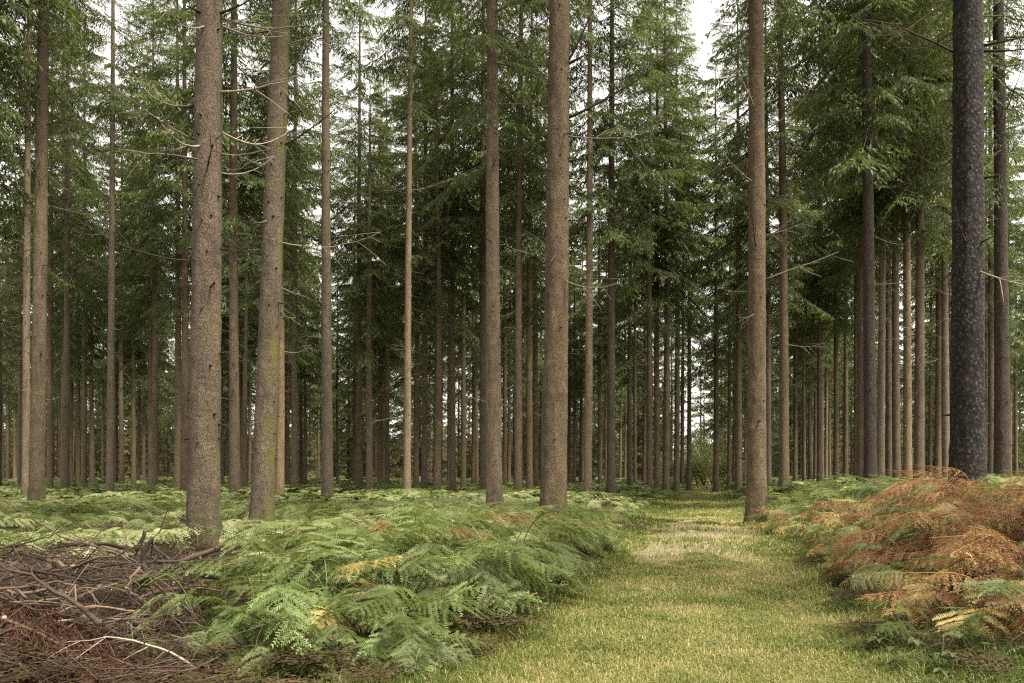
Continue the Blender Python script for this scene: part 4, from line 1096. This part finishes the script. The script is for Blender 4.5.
# ------------------------------------------------------------------ brambles at the bottom of the right bank
def bramble(px, py, seed, n, lab, sc=1.0):
    rng = rng_(seed); Y = F*(EYE-0.12)/(py-HOR); X = at_px(px, Y); root = empty('bramble', (X, Y, float(ground_h(X, Y)))); tag(root, lab, 'plant', 'brambles under the right bank' if sc == 1 else None); root.scale = (sc,)*3
    st = MB()
    for k in range(n):
        az = rng.uniform(0, 6.28); L = rng.uniform(0.10, 0.24); tip = np.array([math.cos(az)*L, math.sin(az)*L, rng.uniform(0.08, 0.26)])
        t = np.linspace(0, 1, 5)[:, None]; pts = tip*t; pts[:, 2] += 0.05*np.sin(t[:, 0]*3.1); st.tube(pts, np.linspace(0.003, 0.0015, 5), 4, 0.5)
        for a2 in (-1.0, 0, 1.0):     # three leaflets, each with a folded midrib
            ln = rng.uniform(0.045, 0.075); wd = ln*0.36; a = az+a2
            d = np.array([math.cos(a), math.sin(a), -0.25]); s_ = np.array([-math.sin(a), math.cos(a), 0.0]); up = np.array([0, 0, 1.0])
            prof = [(0.05, 0.15), (0.3, 0.9), (0.6, 0.85), (0.85, 0.4), (1.0, 0.02)]
            V = []; 
            for f, w in prof:
                c = pts[-1] + d*ln*f + up*0.01*math.sin(f*3); V += [c - s_*wd*w + up*0.007*w, c, c + s_*wd*w + up*0.007*w]
            q = []
            for i in range(4): q += [[i*3, i*3+1, i*3+4, i*3+3], [i*3+1, i*3+2, i*3+5, i*3+4]]
            mb = MB(); mb.add(V, q=q, tint=rng.uniform(0, 1)); me = mb.mesh('leaf', M['bramble'], smooth=True); obj('leaf', me, root)
    obj('stem', st.mesh('stem', M['bramble']), root)
bramble(940, 655, 1, 7, 'small leafy bramble at the dark foot of the right bank beside the grass')
bramble(975, 628, 2, 6, 'bramble with broad pale leaves halfway up the dark right corner')
bramble(905, 640, 3, 4, 'tiny broadleaf plant at the grass edge under the right bank')
bramble(985, 662, 4, 7, 'lowest leafy bramble in the dark bottom right corner')
bramble(716, 632, 5, 5, 'tiny green weed growing in the middle of the grassy path', 0.4)

# ------------------------------------------------------------------ light, sky, camera
SUN_EL, SUN_AZ = R(62), R(128)      # azimuth clockwise from +Y (north)
W = bpy.data.worlds.new('World'); S.world = W; W.use_nodes = True
nt = W.node_tree; nt.nodes.clear()
sky = nt.nodes.new('ShaderNodeTexSky'); sky.sky_type = 'NISHITA'; sky.sun_disc = False
sky.sun_elevation = SUN_EL; sky.sun_rotation = SUN_AZ; sky.air_density = 1.0; sky.dust_density = 1.5; sky.ozone_density = 1.0
hs = nt.nodes.new('ShaderNodeHueSaturation'); hs.inputs['Saturation'].default_value = 0.10
tint = nt.nodes.new('ShaderNodeMix'); tint.data_type = 'RGBA'; tint.blend_type = 'MULTIPLY'; tint.inputs[0].default_value = 1.0; tint.inputs[7].default_value = (1.0, 0.94, 0.86, 1)
bg = nt.nodes.new('ShaderNodeBackground'); bg.inputs['Strength'].default_value = 0.095
wo = nt.nodes.new('ShaderNodeOutputWorld')
nt.links.new(sky.outputs[0], hs.inputs['Color']); nt.links.new(hs.outputs[0], tint.inputs[6]); nt.links.new(tint.outputs[2], bg.inputs['Color']); nt.links.new(bg.outputs[0], wo.inputs['Surface'])

sl = bpy.data.lights.new('sun', 'SUN'); sl.energy = 2.0; sl.angle = R(9); sl.color = (1.0, 0.93, 0.82)
so = link(bpy.data.objects.new('sun', sl))
dirv = Vector((math.sin(SUN_AZ)*math.cos(SUN_EL), math.cos(SUN_AZ)*math.cos(SUN_EL), math.sin(SUN_EL)))
so.rotation_euler = dirv.to_track_quat('Z', 'Y').to_euler()

cam = bpy.data.cameras.new('camera'); co = link(bpy.data.objects.new('camera', cam)); S.camera = co
co.location = (0, 0, EYE); co.rotation_euler = (R(90), 0, 0)
cam.sensor_width = 36; cam.lens = F*36/1024; cam.shift_y = (HOR-341.5)/1024; cam.clip_start = 0.05; cam.clip_end = 2000

S.view_settings.view_transform = 'Standard'; S.view_settings.look = 'None'; S.view_settings.gamma = 1; S.view_settings.exposure = 2.3
S.render.engine = 'CYCLES'
cy = S.cycles; cy.max_bounces = 7; cy.diffuse_bounces = 4; cy.glossy_bounces = 2; cy.transmission_bounces = 5; cy.transparent_max_bounces = 4
cy.use_denoising = False; cy.use_adaptive_sampling = False; cy.filter_width = 1.25
cy.caustics_reflective = False; cy.caustics_refractive = False
S.render.resolution_x = 1024; S.render.resolution_y = 683
print('objects', len(S.objects))
